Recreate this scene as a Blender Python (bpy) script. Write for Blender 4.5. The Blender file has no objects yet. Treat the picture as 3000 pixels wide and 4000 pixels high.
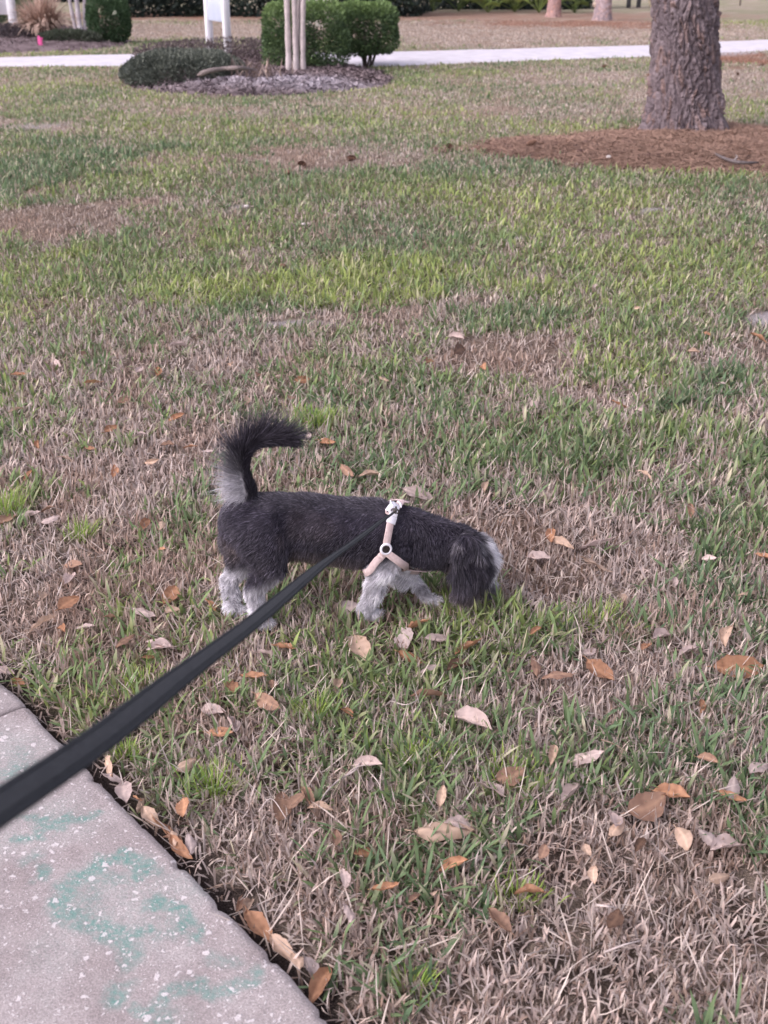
import bpy, math, random
import numpy as np
from mathutils import Vector, Matrix
from mathutils.bvhtree import BVHTree

random.seed(7)
RNG = np.random.default_rng(11)
SC = bpy.context.scene
COL = SC.collection

# ------------------------------------------------------------------ camera
CAM_H = 1.42                      # phone held at chest height
FPX = 4400.0                      # focal length in pixels of the 3000 x 4000 photograph
PITCH = math.atan(2150.0 / FPX)
cam_data = bpy.data.cameras.new('camera')
cam_data.sensor_fit = 'VERTICAL'
cam_data.sensor_height = 36.0
cam_data.lens = FPX / 4000.0 * 36.0
cam_data.clip_start = 0.05
cam_data.clip_end = 600.0
cam_data.dof.use_dof = True
cam_data.dof.focus_distance = 2.72
cam_data.dof.aperture_fstop = 6.8
cam = bpy.data.objects.new('camera', cam_data)
cam.location = (0, 0, CAM_H)
cam.rotation_euler = (math.pi / 2 - PITCH, 0, 0)
COL.objects.link(cam)
SC.camera = cam

# ------------------------------------------------------------------ sky, sun, exposure
SUN_ELEV, SUN_AZ = math.radians(40), math.radians(-118)     # azimuth from +Y, negative = left
world = bpy.data.worlds.new('World')
SC.world = world
world.use_nodes = True
wn = world.node_tree
wn.nodes.clear()
w_out = wn.nodes.new('ShaderNodeOutputWorld')
w_bg = wn.nodes.new('ShaderNodeBackground')
w_sky = wn.nodes.new('ShaderNodeTexSky')
w_sky.sky_type = 'NISHITA'
w_sky.sun_disc = False
w_sky.sun_elevation = SUN_ELEV
w_sky.sun_rotation = SUN_AZ
w_sky.air_density = 1.0
w_sky.dust_density = 3.0
w_hs = wn.nodes.new('ShaderNodeHueSaturation')
w_hs.inputs['Saturation'].default_value = 0.30
w_tint = wn.nodes.new('ShaderNodeMix')
w_tint.data_type = 'RGBA'
w_tint.blend_type = 'MULTIPLY'
w_tint.inputs['Factor'].default_value = 1.0
w_tint.inputs['B'].default_value = (1.0, 0.935, 1.02, 1)
wn.links.new(w_sky.outputs[0], w_hs.inputs['Color'])
wn.links.new(w_hs.outputs[0], w_tint.inputs['A'])
wn.links.new(w_tint.outputs['Result'], w_bg.inputs['Color'])
w_bg.inputs['Strength'].default_value = 0.12
wn.links.new(w_bg.outputs[0], w_out.inputs['Surface'])

sun_data = bpy.data.lights.new('sun', 'SUN')
sun_data.energy = 0.7
sun_data.angle = math.radians(50)
sun_data.color = (1.0, 0.93, 0.9)
sun = bpy.data.objects.new('sun', sun_data)
sd = Vector((math.sin(SUN_AZ) * math.cos(SUN_ELEV), math.cos(SUN_AZ) * math.cos(SUN_ELEV), math.sin(SUN_ELEV)))
sun.rotation_euler = sd.to_track_quat('Z', 'Y').to_euler()
sun.location = (-6, 2, 8)
COL.objects.link(sun)

vs = SC.view_settings
vs.view_transform = 'Standard'
vs.look = 'None'
vs.exposure = 1.32
vs.gamma = 1.0
vs.use_curve_mapping = False
SC.render.film_transparent = False

# ------------------------------------------------------------------ helpers
CP, SP = math.cos(PITCH), math.sin(PITCH)

def ray(px, py):
    u, v = (px - 1500.0) / FPX, (py - 2000.0) / FPX
    return np.array([u, CP - v * SP, -SP - v * CP])

def ground(px, py, z=0.0):
    d = ray(px, py)
    return np.array([0, 0, CAM_H]) + d * ((z - CAM_H) / d[2])

def at_depth(px, py, Y):
    d = ray(px, py)
    return np.array([0, 0, CAM_H]) + d * (Y / d[1])

def ppm(py):                       # photograph pixels per metre for a thing standing at that row
    return (py + 150.0) * CP / CAM_H

def _hash(ix, iy, iz, seed):
    h = (ix.astype(np.int64) * 374761393 + iy.astype(np.int64) * 668265263 + iz.astype(np.int64) * 2147483647 + seed * 974634777) & 0xFFFFFFFF
    h = ((h ^ (h >> 13)) * 1274126177) & 0xFFFFFFFF
    h = ((h ^ (h >> 16)) * 2246822519) & 0xFFFFFFFF
    return ((h ^ (h >> 15)) & 0xFFFFFF) / float(0xFFFFFF)

def vnoise(x, y, z=None, seed=0):
    x = np.asarray(x, float); y = np.asarray(y, float)
    z = np.zeros_like(x) if z is None else np.asarray(z, float)
    ix, iy, iz = np.floor(x), np.floor(y), np.floor(z)
    fx, fy, fz = x - ix, y - iy, z - iz
    fx, fy, fz = [t * t * (3 - 2 * t) for t in (fx, fy, fz)]
    r = 0
    for a in (0, 1):
        for b in (0, 1):
            for c in (0, 1):
                w = (fx if a else 1 - fx) * (fy if b else 1 - fy) * (fz if c else 1 - fz)
                r = r + w * _hash(ix + a, iy + b, iz + c, seed)
    return r

def fbm(x, y, z=None, seed=0, octaves=4):
    r, amp, tot, f = 0, 1.0, 0, 1.0
    for o in range(octaves):
        r = r + amp * vnoise(np.asarray(x) * f, np.asarray(y) * f, None if z is None else np.asarray(z) * f, seed + o * 17)
        tot += amp; amp *= 0.5; f *= 2.03
    return r / tot

def worley(x, y, seed=0):
    ix, iy = np.floor(x), np.floor(y)
    f1 = np.full(x.shape, 9.0); f2 = f1.copy(); cid = np.zeros(x.shape)
    for a in (-1, 0, 1):
        for b in (-1, 0, 1):
            jx, jy = ix + a, iy + b
            h0 = np.zeros_like(jx)
            cx = jx + _hash(jx, jy, h0, seed); cy = jy + _hash(jx, jy, h0, seed + 5)
            d = np.hypot(cx - x, cy - y)
            c = _hash(jx, jy, h0, seed + 9)
            n1 = d < f1
            f2 = np.where(n1, f1, np.minimum(f2, d))
            cid = np.where(n1, c, cid)
            f1 = np.where(n1, d, f1)
    return f1, f2, cid

def sstep(a, b, x):
    t = np.clip((np.asarray(x, float) - a) / (b - a), 0, 1)
    return t * t * (3 - 2 * t)

def np_mesh(name, verts, faces, col=None, smooth=False):
    """faces: list of (k x n) integer arrays of n-gons."""
    verts = np.ascontiguousarray(verts, dtype=np.float32).reshape(-1, 3)
    me = bpy.data.meshes.new(name)
    if not isinstance(faces, (list, tuple)):
        faces = [faces]
    faces = [np.asarray(f, dtype=np.int32) for f in faces if len(f)]
    loops = np.concatenate([f.ravel() for f in faces])
    totals = np.concatenate([np.full(len(f), f.shape[1], np.int32) for f in faces])
    starts = np.concatenate([[0], np.cumsum(totals)[:-1]]).astype(np.int32)
    me.vertices.add(len(verts)); me.vertices.foreach_set('co', verts.ravel())
    me.loops.add(len(loops)); me.loops.foreach_set('vertex_index', loops)
    me.polygons.add(len(totals))
    me.polygons.foreach_set('loop_start', starts)
    me.polygons.foreach_set('loop_total', totals)
    me.update(calc_edges=True)
    if smooth:
        me.polygons.foreach_set('use_smooth', np.ones(len(totals), bool))
    if col is not None:
        set_col(me, col)
    return me

def set_col(me, col):
    a = me.attributes.new('col', 'FLOAT_COLOR', 'POINT')
    c = np.ones((len(me.vertices), 4), np.float32)
    c[:, :3] = col
    a.data.foreach_set('color', c.ravel())

def add(name, me, mat=None, parent=None):
    o = bpy.data.objects.new(name, me)
    COL.objects.link(o)
    if mat is not None:
        me.materials.append(mat) if len(me.materials) == 0 else None
    if parent is not None:
        o.parent = parent
    return o

def tag(o, label=None, cat=None, group=None, kind=None):
    if label: o['label'] = label
    if cat: o['category'] = cat
    if group: o['group'] = group
    if kind: o['kind'] = kind
    return o

def empty(name, loc=(0, 0, 0), rz=0.0):
    o = bpy.data.objects.new(name, None)
    o.location = loc; o.rotation_euler = (0, 0, rz)
    o.empty_display_size = 0.1
    COL.objects.link(o)
    return o

class MB:
    """collects simple shapes into one mesh"""
    def __init__(s): s.v = []; s.q = []; s.t = []; s.n = 0; s.c = []
    def grid(s, P, closed_u=False, cap=False, col=None):
        P = np.asarray(P, float); nv, nu = P.shape[:2]
        b = s.n
        s.v.append(P.reshape(-1, 3)); s.n += nv * nu
        s.c.append(np.tile(np.array(col if col is not None else (.5, .5, .5), float), (nv * nu, 1)) if np.ndim(col) < 2 else np.asarray(col).reshape(-1, 3))
        J = nu if closed_u else nu - 1
        i, j = np.meshgrid(np.arange(nv - 1), np.arange(J), indexing='ij')
        i, j = i.ravel(), j.ravel(); k = (j + 1) % nu
        s.q.append(np.stack([b + i * nu + j, b + i * nu + k, b + (i + 1) * nu + k, b + (i + 1) * nu + j], 1))
        if cap:
            for r, flip in ((0, True), (nv - 1, False)):
                c = P[r].mean(0); ci = s.n
                s.v.append(c[None]); s.n += 1
                s.c.append(s.c[-1][:1] if np.ndim(col) < 2 else np.asarray(col).reshape(-1, 3)[:1])
                a = b + r * nu + np.arange(nu); d = b + r * nu + (np.arange(nu) + 1) % nu
                s.t.append(np.stack([a if not flip else d, d if not flip else a, np.full(nu, ci)], 1))
    def tube(s, pts, rad, n=8, rb=None, side=None, col=None, cap=True):
        pts = np.asarray(pts, float); m = len(pts)
        rad = np.broadcast_to(np.asarray(rad, float), (m,)); rb = rad if rb is None else np.broadcast_to(np.asarray(rb, float), (m,))
        T = np.gradient(pts, axis=0); T /= np.linalg.norm(T, axis=1)[:, None] + 1e-9
        if side is None:
            side = np.array([0, 0, 1.0]) if abs(T[:, 2]).mean() < .8 else np.array([0, 1.0, 0])
        A = side - (T @ side)[:, None] * T; A /= np.linalg.norm(A, axis=1)[:, None] + 1e-9
        B = np.cross(T, A)
        th = np.linspace(0, 2 * np.pi, n, endpoint=False)
        P = pts[:, None] + rad[:, None, None] * np.cos(th)[None, :, None] * A[:, None] + rb[:, None, None] * np.sin(th)[None, :, None] * B[:, None]
        s.grid(P, True, cap, col)
    def box(s, c, h, R=None, bevel=0.0, col=None):
        c = np.asarray(c, float); h = np.asarray(h, float)
        z = [-1, -1, 1, 1] if not bevel else None
        pr = []
        b = min(bevel, *(0.45 * h))
        rings = [(-h[2], b), (-h[2] + b, 0), (h[2] - b, 0), (h[2], b)] if b > 0 else [(-h[2], 0), (h[2], 0)]
        for zz, ins in rings:
            x, y = h[0] - ins, h[1] - ins
            if b > 0:
                pr.append([(x, y - b, zz), (x - b, y, zz), (-x + b, y, zz), (-x, y - b, zz), (-x, -y + b, zz), (-x + b, -y, zz), (x - b, -y, zz), (x, -y + b, zz)])
            else:
                pr.append([(x, y, zz), (-x, y, zz), (-x, -y, zz), (x, -y, zz)])
        P = np.array(pr)
        if R is not None: P = P @ np.asarray(R).T
        s.grid(P + c, True, True, col)
    def raw(s, v, q=None, t=None, col=None):
        v = np.asarray(v, float).reshape(-1, 3); b = s.n
        s.v.append(v); s.n += len(v)
        s.c.append(np.broadcast_to(np.asarray(col if col is not None else (.5, .5, .5), float), (len(v), 3)))
        if q is not None: s.q.append(np.asarray(q) + b)
        if t is not None: s.t.append(np.asarray(t) + b)
    def mesh(s, name, smooth=False, color=True):
        f = []
        if s.q: f.append(np.concatenate(s.q))
        if s.t: f.append(np.concatenate(s.t))
        return np_mesh(name, np.concatenate(s.v), f, np.concatenate(s.c) if color else None, smooth)
    def build(s, name, mat, parent=None, smooth=False, color=True):
        return add(name, s.mesh(name, smooth, color), mat, parent)

def catmull(pts, n):
    pts = np.asarray(pts, float)
    P = np.vstack([2 * pts[0] - pts[1], pts, 2 * pts[-1] - pts[-2]])
    m = len(pts) - 1
    t = np.linspace(0, m, n); i = np.minimum(t.astype(int), m - 1); f = (t - i)[:, None]
    a, b, c, d = P[i], P[i + 1], P[i + 2], P[i + 3]
    return .5 * (2 * b + (c - a) * f + (2 * a - 5 * b + 4 * c - d) * f ** 2 + (3 * b - a - 3 * c + d) * f ** 3)

# ------------------------------------------------------------------ materials
MATS = {}
def nmat(name):
    m = bpy.data.materials.new(name); m.use_nodes = True
    nt = m.node_tree; nt.nodes.clear()
    out = nt.nodes.new('ShaderNodeOutputMaterial')
    MATS[name] = m
    return m, nt, out

def pbsdf(nt, rough=.8, spec=.2):
    b = nt.nodes.new('ShaderNodeBsdfPrincipled')
    b.inputs['Roughness'].default_value = rough
    b.inputs['Specular IOR Level'].default_value = spec
    return b

def add_bump(nt, b, scale, strength, dist=.01, detail=4):
    tc = nt.nodes.new('ShaderNodeTexCoord')
    n = nt.nodes.new('ShaderNodeTexNoise'); n.inputs['Scale'].default_value = scale; n.inputs['Detail'].default_value = detail
    bp = nt.nodes.new('ShaderNodeBump'); bp.inputs['Strength'].default_value = strength; bp.inputs['Distance'].default_value = dist
    nt.links.new(tc.outputs['Object'], n.inputs['Vector'])
    nt.links.new(n.outputs['Fac'], bp.inputs['Height'])
    nt.links.new(bp.outputs[0], b.inputs['Normal'])

def mat_attr(name, rough=.8, spec=.15, transl=0.0, var=0.0, vscale=30, bump=None):
    """colour from the 'col' attribute, some noise variation, optional translucency"""
    m, nt, out = nmat(name)
    at = nt.nodes.new('ShaderNodeAttribute'); at.attribute_name = 'col'
    colout = at.outputs['Color']
    if var:
        tc = nt.nodes.new('ShaderNodeTexCoord')
        n = nt.nodes.new('ShaderNodeTexNoise'); n.inputs['Scale'].default_value = vscale; n.inputs['Detail'].default_value = 5
        mr = nt.nodes.new('ShaderNodeMapRange'); mr.inputs[1].default_value = .25; mr.inputs[2].default_value = .75
        mr.inputs[3].default_value = 1 - var; mr.inputs[4].default_value = 1 + var
        mx = nt.nodes.new('ShaderNodeMix'); mx.data_type = 'RGBA'; mx.blend_type = 'MULTIPLY'; mx.inputs['Factor'].default_value = 1
        nt.links.new(tc.outputs['Object'], n.inputs['Vector'])
        nt.links.new(n.outputs['Fac'], mr.inputs[0])
        nt.links.new(colout, mx.inputs['A']); nt.links.new(mr.outputs[0], mx.inputs['B'])
        colout = mx.outputs['Result']
    b = pbsdf(nt, rough, spec)
    nt.links.new(colout, b.inputs['Base Color'])
    if bump: add_bump(nt, b, *bump)
    if transl:
        t = nt.nodes.new('ShaderNodeBsdfTranslucent'); nt.links.new(colout, t.inputs['Color'])
        ms = nt.nodes.new('ShaderNodeMixShader'); ms.inputs[0].default_value = transl
        nt.links.new(b.outputs[0], ms.inputs[1]); nt.links.new(t.outputs[0], ms.inputs[2])
        nt.links.new(ms.outputs[0], out.inputs['Surface'])
    else:
        nt.links.new(b.outputs[0], out.inputs['Surface'])
    return m

def mat_noise(name, c1, c2, scale=20, rough=.7, spec=.2, bump=None, lo=.35, hi=.65, detail=5, transl=0, metallic=0):
    m, nt, out = nmat(name)
    tc = nt.nodes.new('ShaderNodeTexCoord')
    n = nt.nodes.new('ShaderNodeTexNoise'); n.inputs['Scale'].default_value = scale; n.inputs['Detail'].default_value = detail
    r = nt.nodes.new('ShaderNodeValToRGB')
    r.color_ramp.elements[0].position = lo; r.color_ramp.elements[1].position = hi
    r.color_ramp.elements[0].color = (*c1, 1); r.color_ramp.elements[1].color = (*c2, 1)
    nt.links.new(tc.outputs['Object'], n.inputs['Vector']); nt.links.new(n.outputs['Fac'], r.inputs[0])
    b = pbsdf(nt, rough, spec); b.inputs['Metallic'].default_value = metallic
    nt.links.new(r.outputs[0], b.inputs['Base Color'])
    if bump: add_bump(nt, b, *bump)
    if transl:
        t = nt.nodes.new('ShaderNodeBsdfTranslucent'); nt.links.new(r.outputs[0], t.inputs['Color'])
        ms = nt.nodes.new('ShaderNodeMixShader'); ms.inputs[0].default_value = transl
        nt.links.new(b.outputs[0], ms.inputs[1]); nt.links.new(t.outputs[0], ms.inputs[2])
        nt.links.new(ms.outputs[0], out.inputs['Surface'])
    else:
        nt.links.new(b.outputs[0], out.inputs['Surface'])
    return m

# ------------------------------------------------------------------ lawn fields
def in_poly(x, y, poly):
    x = np.asarray(x, float); y = np.asarray(y, float)
    inside = np.zeros(x.shape, bool)
    j = len(poly) - 1
    for i in range(len(poly)):
        xi, yi = poly[i][:2]; xj, yj = poly[j][:2]
        c = ((yi > y) != (yj > y)) & (x < (xj - xi) * (y - yi) / (yj - yi + 1e-12) + xi)
        inside ^= c; j = i
    return inside

def gpoly(pts, z=0.0):
    return [ground(*p, z) for p in pts]

# sidewalk edge (top of the slab stands 3 cm above the soil)
SW_Z = 0.03
E0, E1 = ground(0, 2652, SW_Z), ground(1322, 4000, SW_Z)
SW_DIR = (E1 - E0)[:2] / np.linalg.norm((E1 - E0)[:2])          # towards the camera, right
SW_NRM = np.array([-SW_DIR[1], SW_DIR[0]])                       # to be pointed at the lawn
if SW_NRM[0] < 0: SW_NRM = -SW_NRM
def sw_dist(x, y):               # signed distance from the sidewalk edge, positive on the lawn
    return (np.asarray(x) - E0[0]) * SW_NRM[0] + (np.asarray(y) - E0[1]) * SW_NRM[1]

ROAD_NEAR = [ground(*p) for p in [(-3000, 275), (-1200, 268), (0, 262), (700, 258), (1100, 260), (1500, 261), (1978, 241), (2557, 222), (2810, 207), (3000, 199), (3800, 170), (5200, 130)]]
ROAD_FAR = [ground(*p) for p in [(-3000, 236), (-1200, 232), (0, 227), (280, 218), (560, 212), (1000, 207), (1540, 202), (2000, 191), (2557, 176), (2810, 163), (3000, 154), (3800, 122), (5200, 75)]]
_rn = np.array(sorted([(p[0], p[1]) for p in ROAD_NEAR])); _rf = np.array(sorted([(p[0], p[1]) for p in ROAD_FAR]))
def road_near_y(x): return np.interp(x, _rn[:, 0], _rn[:, 1])
def road_far_y(x): return np.interp(x, _rf[:, 0], _rf[:, 1])

STRAW = gpoly([(1830, 585), (1960, 548), (2150, 538), (2350, 520), (2520, 498), (2700, 480), (2900, 492), (3100, 510), (3500, 560), (3500, 640), (3150, 690), (2850, 672), (2600, 672), (2380, 660), (2150, 632), (2000, 618)])
BED = gpoly([(468, 318), (560, 262), (720, 222), (900, 206), (1100, 212), (1250, 235), (1400, 262), (1500, 282), (1545, 312), (1500, 338), (1380, 352), (1150, 372), (900, 378), (620, 362), (510, 345)])
LBED = gpoly([(-700, 190), (-400, 110), (0, 96), (200, 98), (380, 118), (520, 160), (480, 182), (330, 198), (150, 205), (-200, 212)])

_PT = [  # px, py, rx, ry, kind, strength
    (2350, 3720, 750, 380, 'dead', 1.0), (1750, 3850, 500, 250, 'dead', .8), (2050, 2085, 380, 120, 'dead', 1.1), (2050, 2085, 330, 100, 'brown', .9),
    (120, 2250, 300, 160, 'dead', .9), (350, 1860, 420, 130, 'dead', .8), (250, 1500, 420, 180, 'dead', .45), (820, 1500, 300, 120, 'dead', .3),
    (1980, 1430, 260, 100, 'dead', 1.0), (1950, 1430, 230, 80, 'brown', .6), (2820, 1345, 260, 70, 'dead', .9), (1620, 1255, 260, 50, 'dead', .6),
    (150, 860, 330, 60, 'dead', .9), (150, 860, 300, 50, 'brown', .5), (720, 950, 220, 40, 'dead', .6), (1180, 620, 230, 30, 'dead', .8), (1180, 620, 230, 26, 'brown', .7),
    (130, 490, 140, 22, 'dead', 1.0), (130, 488, 100, 14, 'sand', .6), (1000, 3350, 380, 230, 'dead', .6), (2560, 2640, 260, 90, 'dead', .7),
    (1900, 425, 700, 40, 'dead', .35), (2650, 330, 700, 60, 'dead', .55), (2000, 330, 350, 30, 'dead', .4), (700, 420, 500, 30, 'dead', .3), (1500, 600, 260, 25, 'dead', .5),
    (2650, 700, 600, 24, 'dead', .2), (900, 1330, 500, 50, 'dead', .5), (2650, 1060, 400, 40, 'dead', .35),
    (300, 640, 260, 60, 'deep', 1.0), (20, 740, 160, 60, 'deep', 1.0), (130, 560, 150, 30, 'deep', .5), (1500, 720, 500, 60, 'green', .4),
    (1550, 1090, 420, 70, 'yel', 1.0), (1050, 1110, 400, 60, 'yel', .6), (150, 1010, 220, 60, 'yel', .6), (700, 1000, 500, 80, 'green', .5), (2350, 700, 600, 50, 'green', .6),
    (2250, 1740, 420, 130, 'green', 1.4), (2800, 1800, 340, 170, 'green', 1.4), (2700, 1500, 260, 70, 'deep', .9), (2880, 1290, 130, 40, 'deep', .9), (2150, 1270, 300, 40, 'deep', .5),
    (2850, 2080, 260, 220, 'green', .9), (2020, 2450, 360, 150, 'green', .75), (1560, 2385, 330, 50, 'green', .5), (1000, 2410, 160, 40, 'green', .35), (2100, 2380, 260, 90, 'yel', .35), (30, 1975, 90, 70, 'green', 1.0), (450, 2280, 350, 80, 'green', .25),
    (1950, 2850, 350, 120, 'green', .3), (2350, 3050, 350, 90, 'yel', .3), (2880, 3000, 250, 200, 'green', .4), (2900, 3550, 160, 150, 'deep', .5),
    (1350, 3150, 250, 150, 'green', .25), (1400, 1950, 260, 60, 'green', .4), (1650, 1650, 260, 120, 'green', .3),
    (2960, 1235, 90, 22, 'sand', 1.2), (1210, 1275, 130, 16, 'sand', .8), (2540, 826, 70, 7, 'sand', 1.0), (2030, 922, 32, 9, 'sand', 1.1), (960, 808, 40, 6, 'sand', 1.0),
    (2790, 205, 140, 10, 'sand', 1.0), (2980, 235, 160, 26, 'red', 1.0), (2250, 92, 420, 14, 'red', .9), (1500, 62, 1200, 14, 'red', .6), (700, 60, 420, 12, 'red', .8),
    (2950, 90, 260, 36, 'yel', .5), (800, 172, 700, 24, 'green', 1.0), (200, 190, 500, 24, 'green', .8), (1300, 120, 1500, 26, 'dead', 1.0), (2100, 160, 800, 22, 'dead', .35),
    (1560, 290, 180, 26, 'green', .6), (1700, 340, 200, 26, 'green', .5),
]
_PW = []
for px, py, rx, ry, k, s in _PT:
    c = ground(px, py); k1 = ground(px, py - ry); k2 = ground(px, py + ry)
    _PW.append((c[0], c[1], rx / ppm(py), abs(k1[1] - k2[1]) / 2, k, s))

def fields(x, y):
    x = np.asarray(x, float); y = np.asarray(y, float)
    ws = 0.12 + 0.02 * y
    wx = x + (fbm(x * 2.1, y * 2.1, seed=3, octaves=3) - .5) * 2.4 * ws * 2
    wy = y + (fbm(x * 2.1 + 9, y * 2.1, seed=8, octaves=3) - .5) * 2.4 * ws * 2
    PN = (fbm(x * 4.5, y * 3.5, seed=15, octaves=4) - .5) * 2.6
    F = {k: np.zeros(x.shape) for k in ('dead', 'green', 'yel', 'deep', 'brown', 'sand', 'red')}
    for cx, cy, rx, ry, k, s in _PW:
        if k == 'sand':
            d2 = ((x + .25 * (wx - x) - cx) / rx) ** 2 + ((y + .25 * (wy - y) - cy) / ry) ** 2
        else:
            d2 = ((wx - cx) / rx) ** 2 + ((wy - cy) / ry) ** 2
        F[k] = np.maximum(F[k], s * (1 - sstep(.1, 2.3, d2 + (0 if k == 'sand' else 1) * PN)))
    beyond = y > road_far_y(x)
    base = np.interp(y, [1.2, 2.2, 3.2, 4.5, 9, 14, 20], [.24, .28, .46, .66, .70, .58, .50])
    base = np.where(beyond, .33, base)
    n = fbm(x * 1.6, y * 1.2, seed=21, octaves=5) - .5
    n2 = fbm(x * 7, y * 6, seed=31, octaves=3) - .5
    g = base + n * np.interp(y, [2, 5], [.7, 1.0]) + n2 * 1.1 * np.clip(1.6 - y / 8, .2, 1) - F['dead'] * .8 + F['green'] * .45 + F['deep'] * .7 + F['yel'] * .4
    F['g'] = np.clip(g - F['brown'] - F['red'] * 1.2, 0, 1)
    F['n'] = n; F['n2'] = n2
    F['warm'] = np.clip(.42 + .12 * sstep(6, 12, y) - .13 * (1 - sstep(2.6, 4, y)) + 1.3 * (fbm(x * 1.1 + 40, y * .9, seed=51, octaves=3) - .5) + F['yel'] * .8 - F['deep'] * .8, 0, 1)
    return F

def lawn_mask(x, y):
    """1 where grass may grow"""
    ok = (sw_dist(x, y) > .012)
    rn, rf = road_near_y(x), road_far_y(x)
    jit = (fbm(np.asarray(x) * 3, np.asarray(y) * 3, seed=77, octaves=2) - .5) * .35
    ok &= ~((y > rn + jit) & (y < rf + jit))
    ok &= ~in_poly(x, y, STRAW) | (RNG.random(np.shape(x)) < .05)
    ok &= ~in_poly(x, y, BED)
    ok &= ~in_poly(x, y, LBED)
    return ok

C_BLUE, C_MID, C_YEL = np.array([.125, .19, .105]), np.array([.185, .25, .105]), np.array([.32, .38, .12])
C_DEAD, C_GREY, C_STRAW, C_BRN = np.array([.57, .465, .385]), np.array([.47, .41, .385]), np.array([.66, .57, .43]), np.array([.28, .19, .145])
C_RED = np.array([.30, .155, .105])

def mixc(a, b, t):
    t = np.asarray(t)[:, None]
    return a * (1 - t) + b * t

# ------------------------------------------------------------------ ground sheet
def build_ground():
    ys = np.concatenate([np.linspace(-60, .6, 12), np.linspace(.7, 5, 180), np.geomspace(5.05, 46, 150), np.geomspace(48, 420, 24)])
    us = np.concatenate([[-12, -6, -3.5, -2.2], np.linspace(-1.5, 1.5, 210), [2.2, 3.5, 6, 12]])
    Y, U = np.meshgrid(ys, us, indexing='ij')
    hw = .45 * np.maximum(Y, 0) + .55
    hw = np.where(Y < .6, .82 + np.abs(Y - .6) * 1.0, hw)
    X = U * hw
    Z = (fbm(X * 6, Y * 6, seed=91, octaves=3) - .5) * .014 * (np.abs(X) < 30) - .004
    d = sw_dist(X, Y)
    Z = np.where((d < .05), -.012, Z)                    # trench beside the slab, slab sits in it
    x, y = X.ravel(), Y.ravel()
    F = fields(x, y)
    n3 = fbm(x * 25, y * 25, seed=5, octaves=3)
    thatch = mixc(np.array([.125, .095, .08]), np.array([.33, .265, .215]), sstep(.35, .65, n3))
    thatch = mixc(thatch, np.array([.16, .17, .07]) + 0 * thatch, np.clip(F['g'] - .25, 0, .6))
    far = sstep(6, 14, y)
    thatch = mixc(thatch, mixc(C_DEAD * .8 + 0 * thatch, C_MID + 0 * thatch, F['g']), far * .8)
    thatch = mixc(thatch, C_BRN * 1.1 + 0 * thatch, np.clip(F['brown'], 0, 1) * .6)
    thatch = mixc(thatch, C_RED + 0 * thatch, np.clip(F['red'], 0, 1))
    thatch = mixc(thatch, np.array([.50, .45, .46]) + 0 * thatch, np.clip(F['sand'], 0, 1))
    soil = 1 - sstep(.03, .085, d.ravel() + (n3 - .5) * .05)
    thatch = mixc(thatch, np.array([.075, .058, .055]) + 0 * thatch, soil)
    nv, nu = X.shape
    mb = MB(); mb.grid(np.stack([X, Y, Z], -1), col=thatch)
    m = mat_attr('soil_thatch', .95, .05, 0, .6, 260, (300, 1.0, .02))
    o = mb.build('ground', m, smooth=True)
    tag(o, 'brown soil and thatch under the patchy lawn', 'ground', kind='structure')
build_ground()

# ------------------------------------------------------------------ road
def build_road():
    xs = np.linspace(-17, 32, 320)
    jn = (fbm(xs * 2, xs * 0, seed=4, octaves=3) - .5) * .22
    jf = (fbm(xs * 2, xs * 0 + 9, seed=6, octaves=3) - .5) * .22
    n, f = road_near_y(xs) + jn, road_far_y(xs) + jf
    rows = []
    for t in np.linspace(0, 1, 9):
        z = .012 + .03 * (1 - (2 * t - 1) ** 2) - (.03 if t in (0, 1) else 0)
        rows.append(np.stack([xs, n * (1 - t) + f * t, np.full_like(xs, z)], -1))
    mb = MB(); mb.grid(np.array(rows))
    m = mat_noise('pale_shell_road', (.50, .47, .51), (.60, .57, .62), 5, .9, .1, (60, .4, .01))
    tag(mb.build('road', m, smooth=True, color=False), 'pale shell driveway crossing behind the lawn', 'road', kind='structure')
build_road()

# ------------------------------------------------------------------ sidewalk, slabs with exposed shell and old green marking paint
PAINT = [  # strokes: [(x, y) in a 1659-wide view of the photograph's lower left], radius, strength
    ([(90, 785), (160, 795), (250, 745), (340, 718), (440, 690)], 24, 1.0), ([(120, 700), (200, 725), (180, 775)], 26, .7), ([(150, 882)], 46, .55), ([(200, 965)], 38, .95),
    ([(345, 992), (430, 960), (480, 895), (560, 862), (640, 900), (688, 952), (640, 985)], 34, .95), ([(305, 1040), (285, 1110), (345, 1155)], 46, 1.0), ([(345, 1160), (450, 1205), (520, 1245), (640, 1240)], 34, .8),
    ([(425, 1050), (400, 1180)], 50, .5), ([(560, 1290), (600, 1370)], 42, .65), ([(675, 1110), (760, 1100), (840, 1130), (862, 1195)], 30, .95), ([(900, 1230), (915, 1275)], 28, .8),
    ([(550, 1522)], 56, 1.0), ([(660, 1610), (740, 1560), (800, 1500), (900, 1482), (980, 1522), (1100, 1480), (1190, 1432)], 34, .75), ([(745, 1650), (740, 1720)], 70, .6),
    ([(20, 500), (90, 470), (170, 492)], 42, .6), ([(10, 600), (60, 562)], 34, .7), ([(100, 402)], 40, .3), ([(1000, 1340), (1090, 1350)], 34, .4), ([(720, 1260), (800, 1210)], 40, .35), ([(440, 1010), (520, 990)], 40, .5),
]
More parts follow.
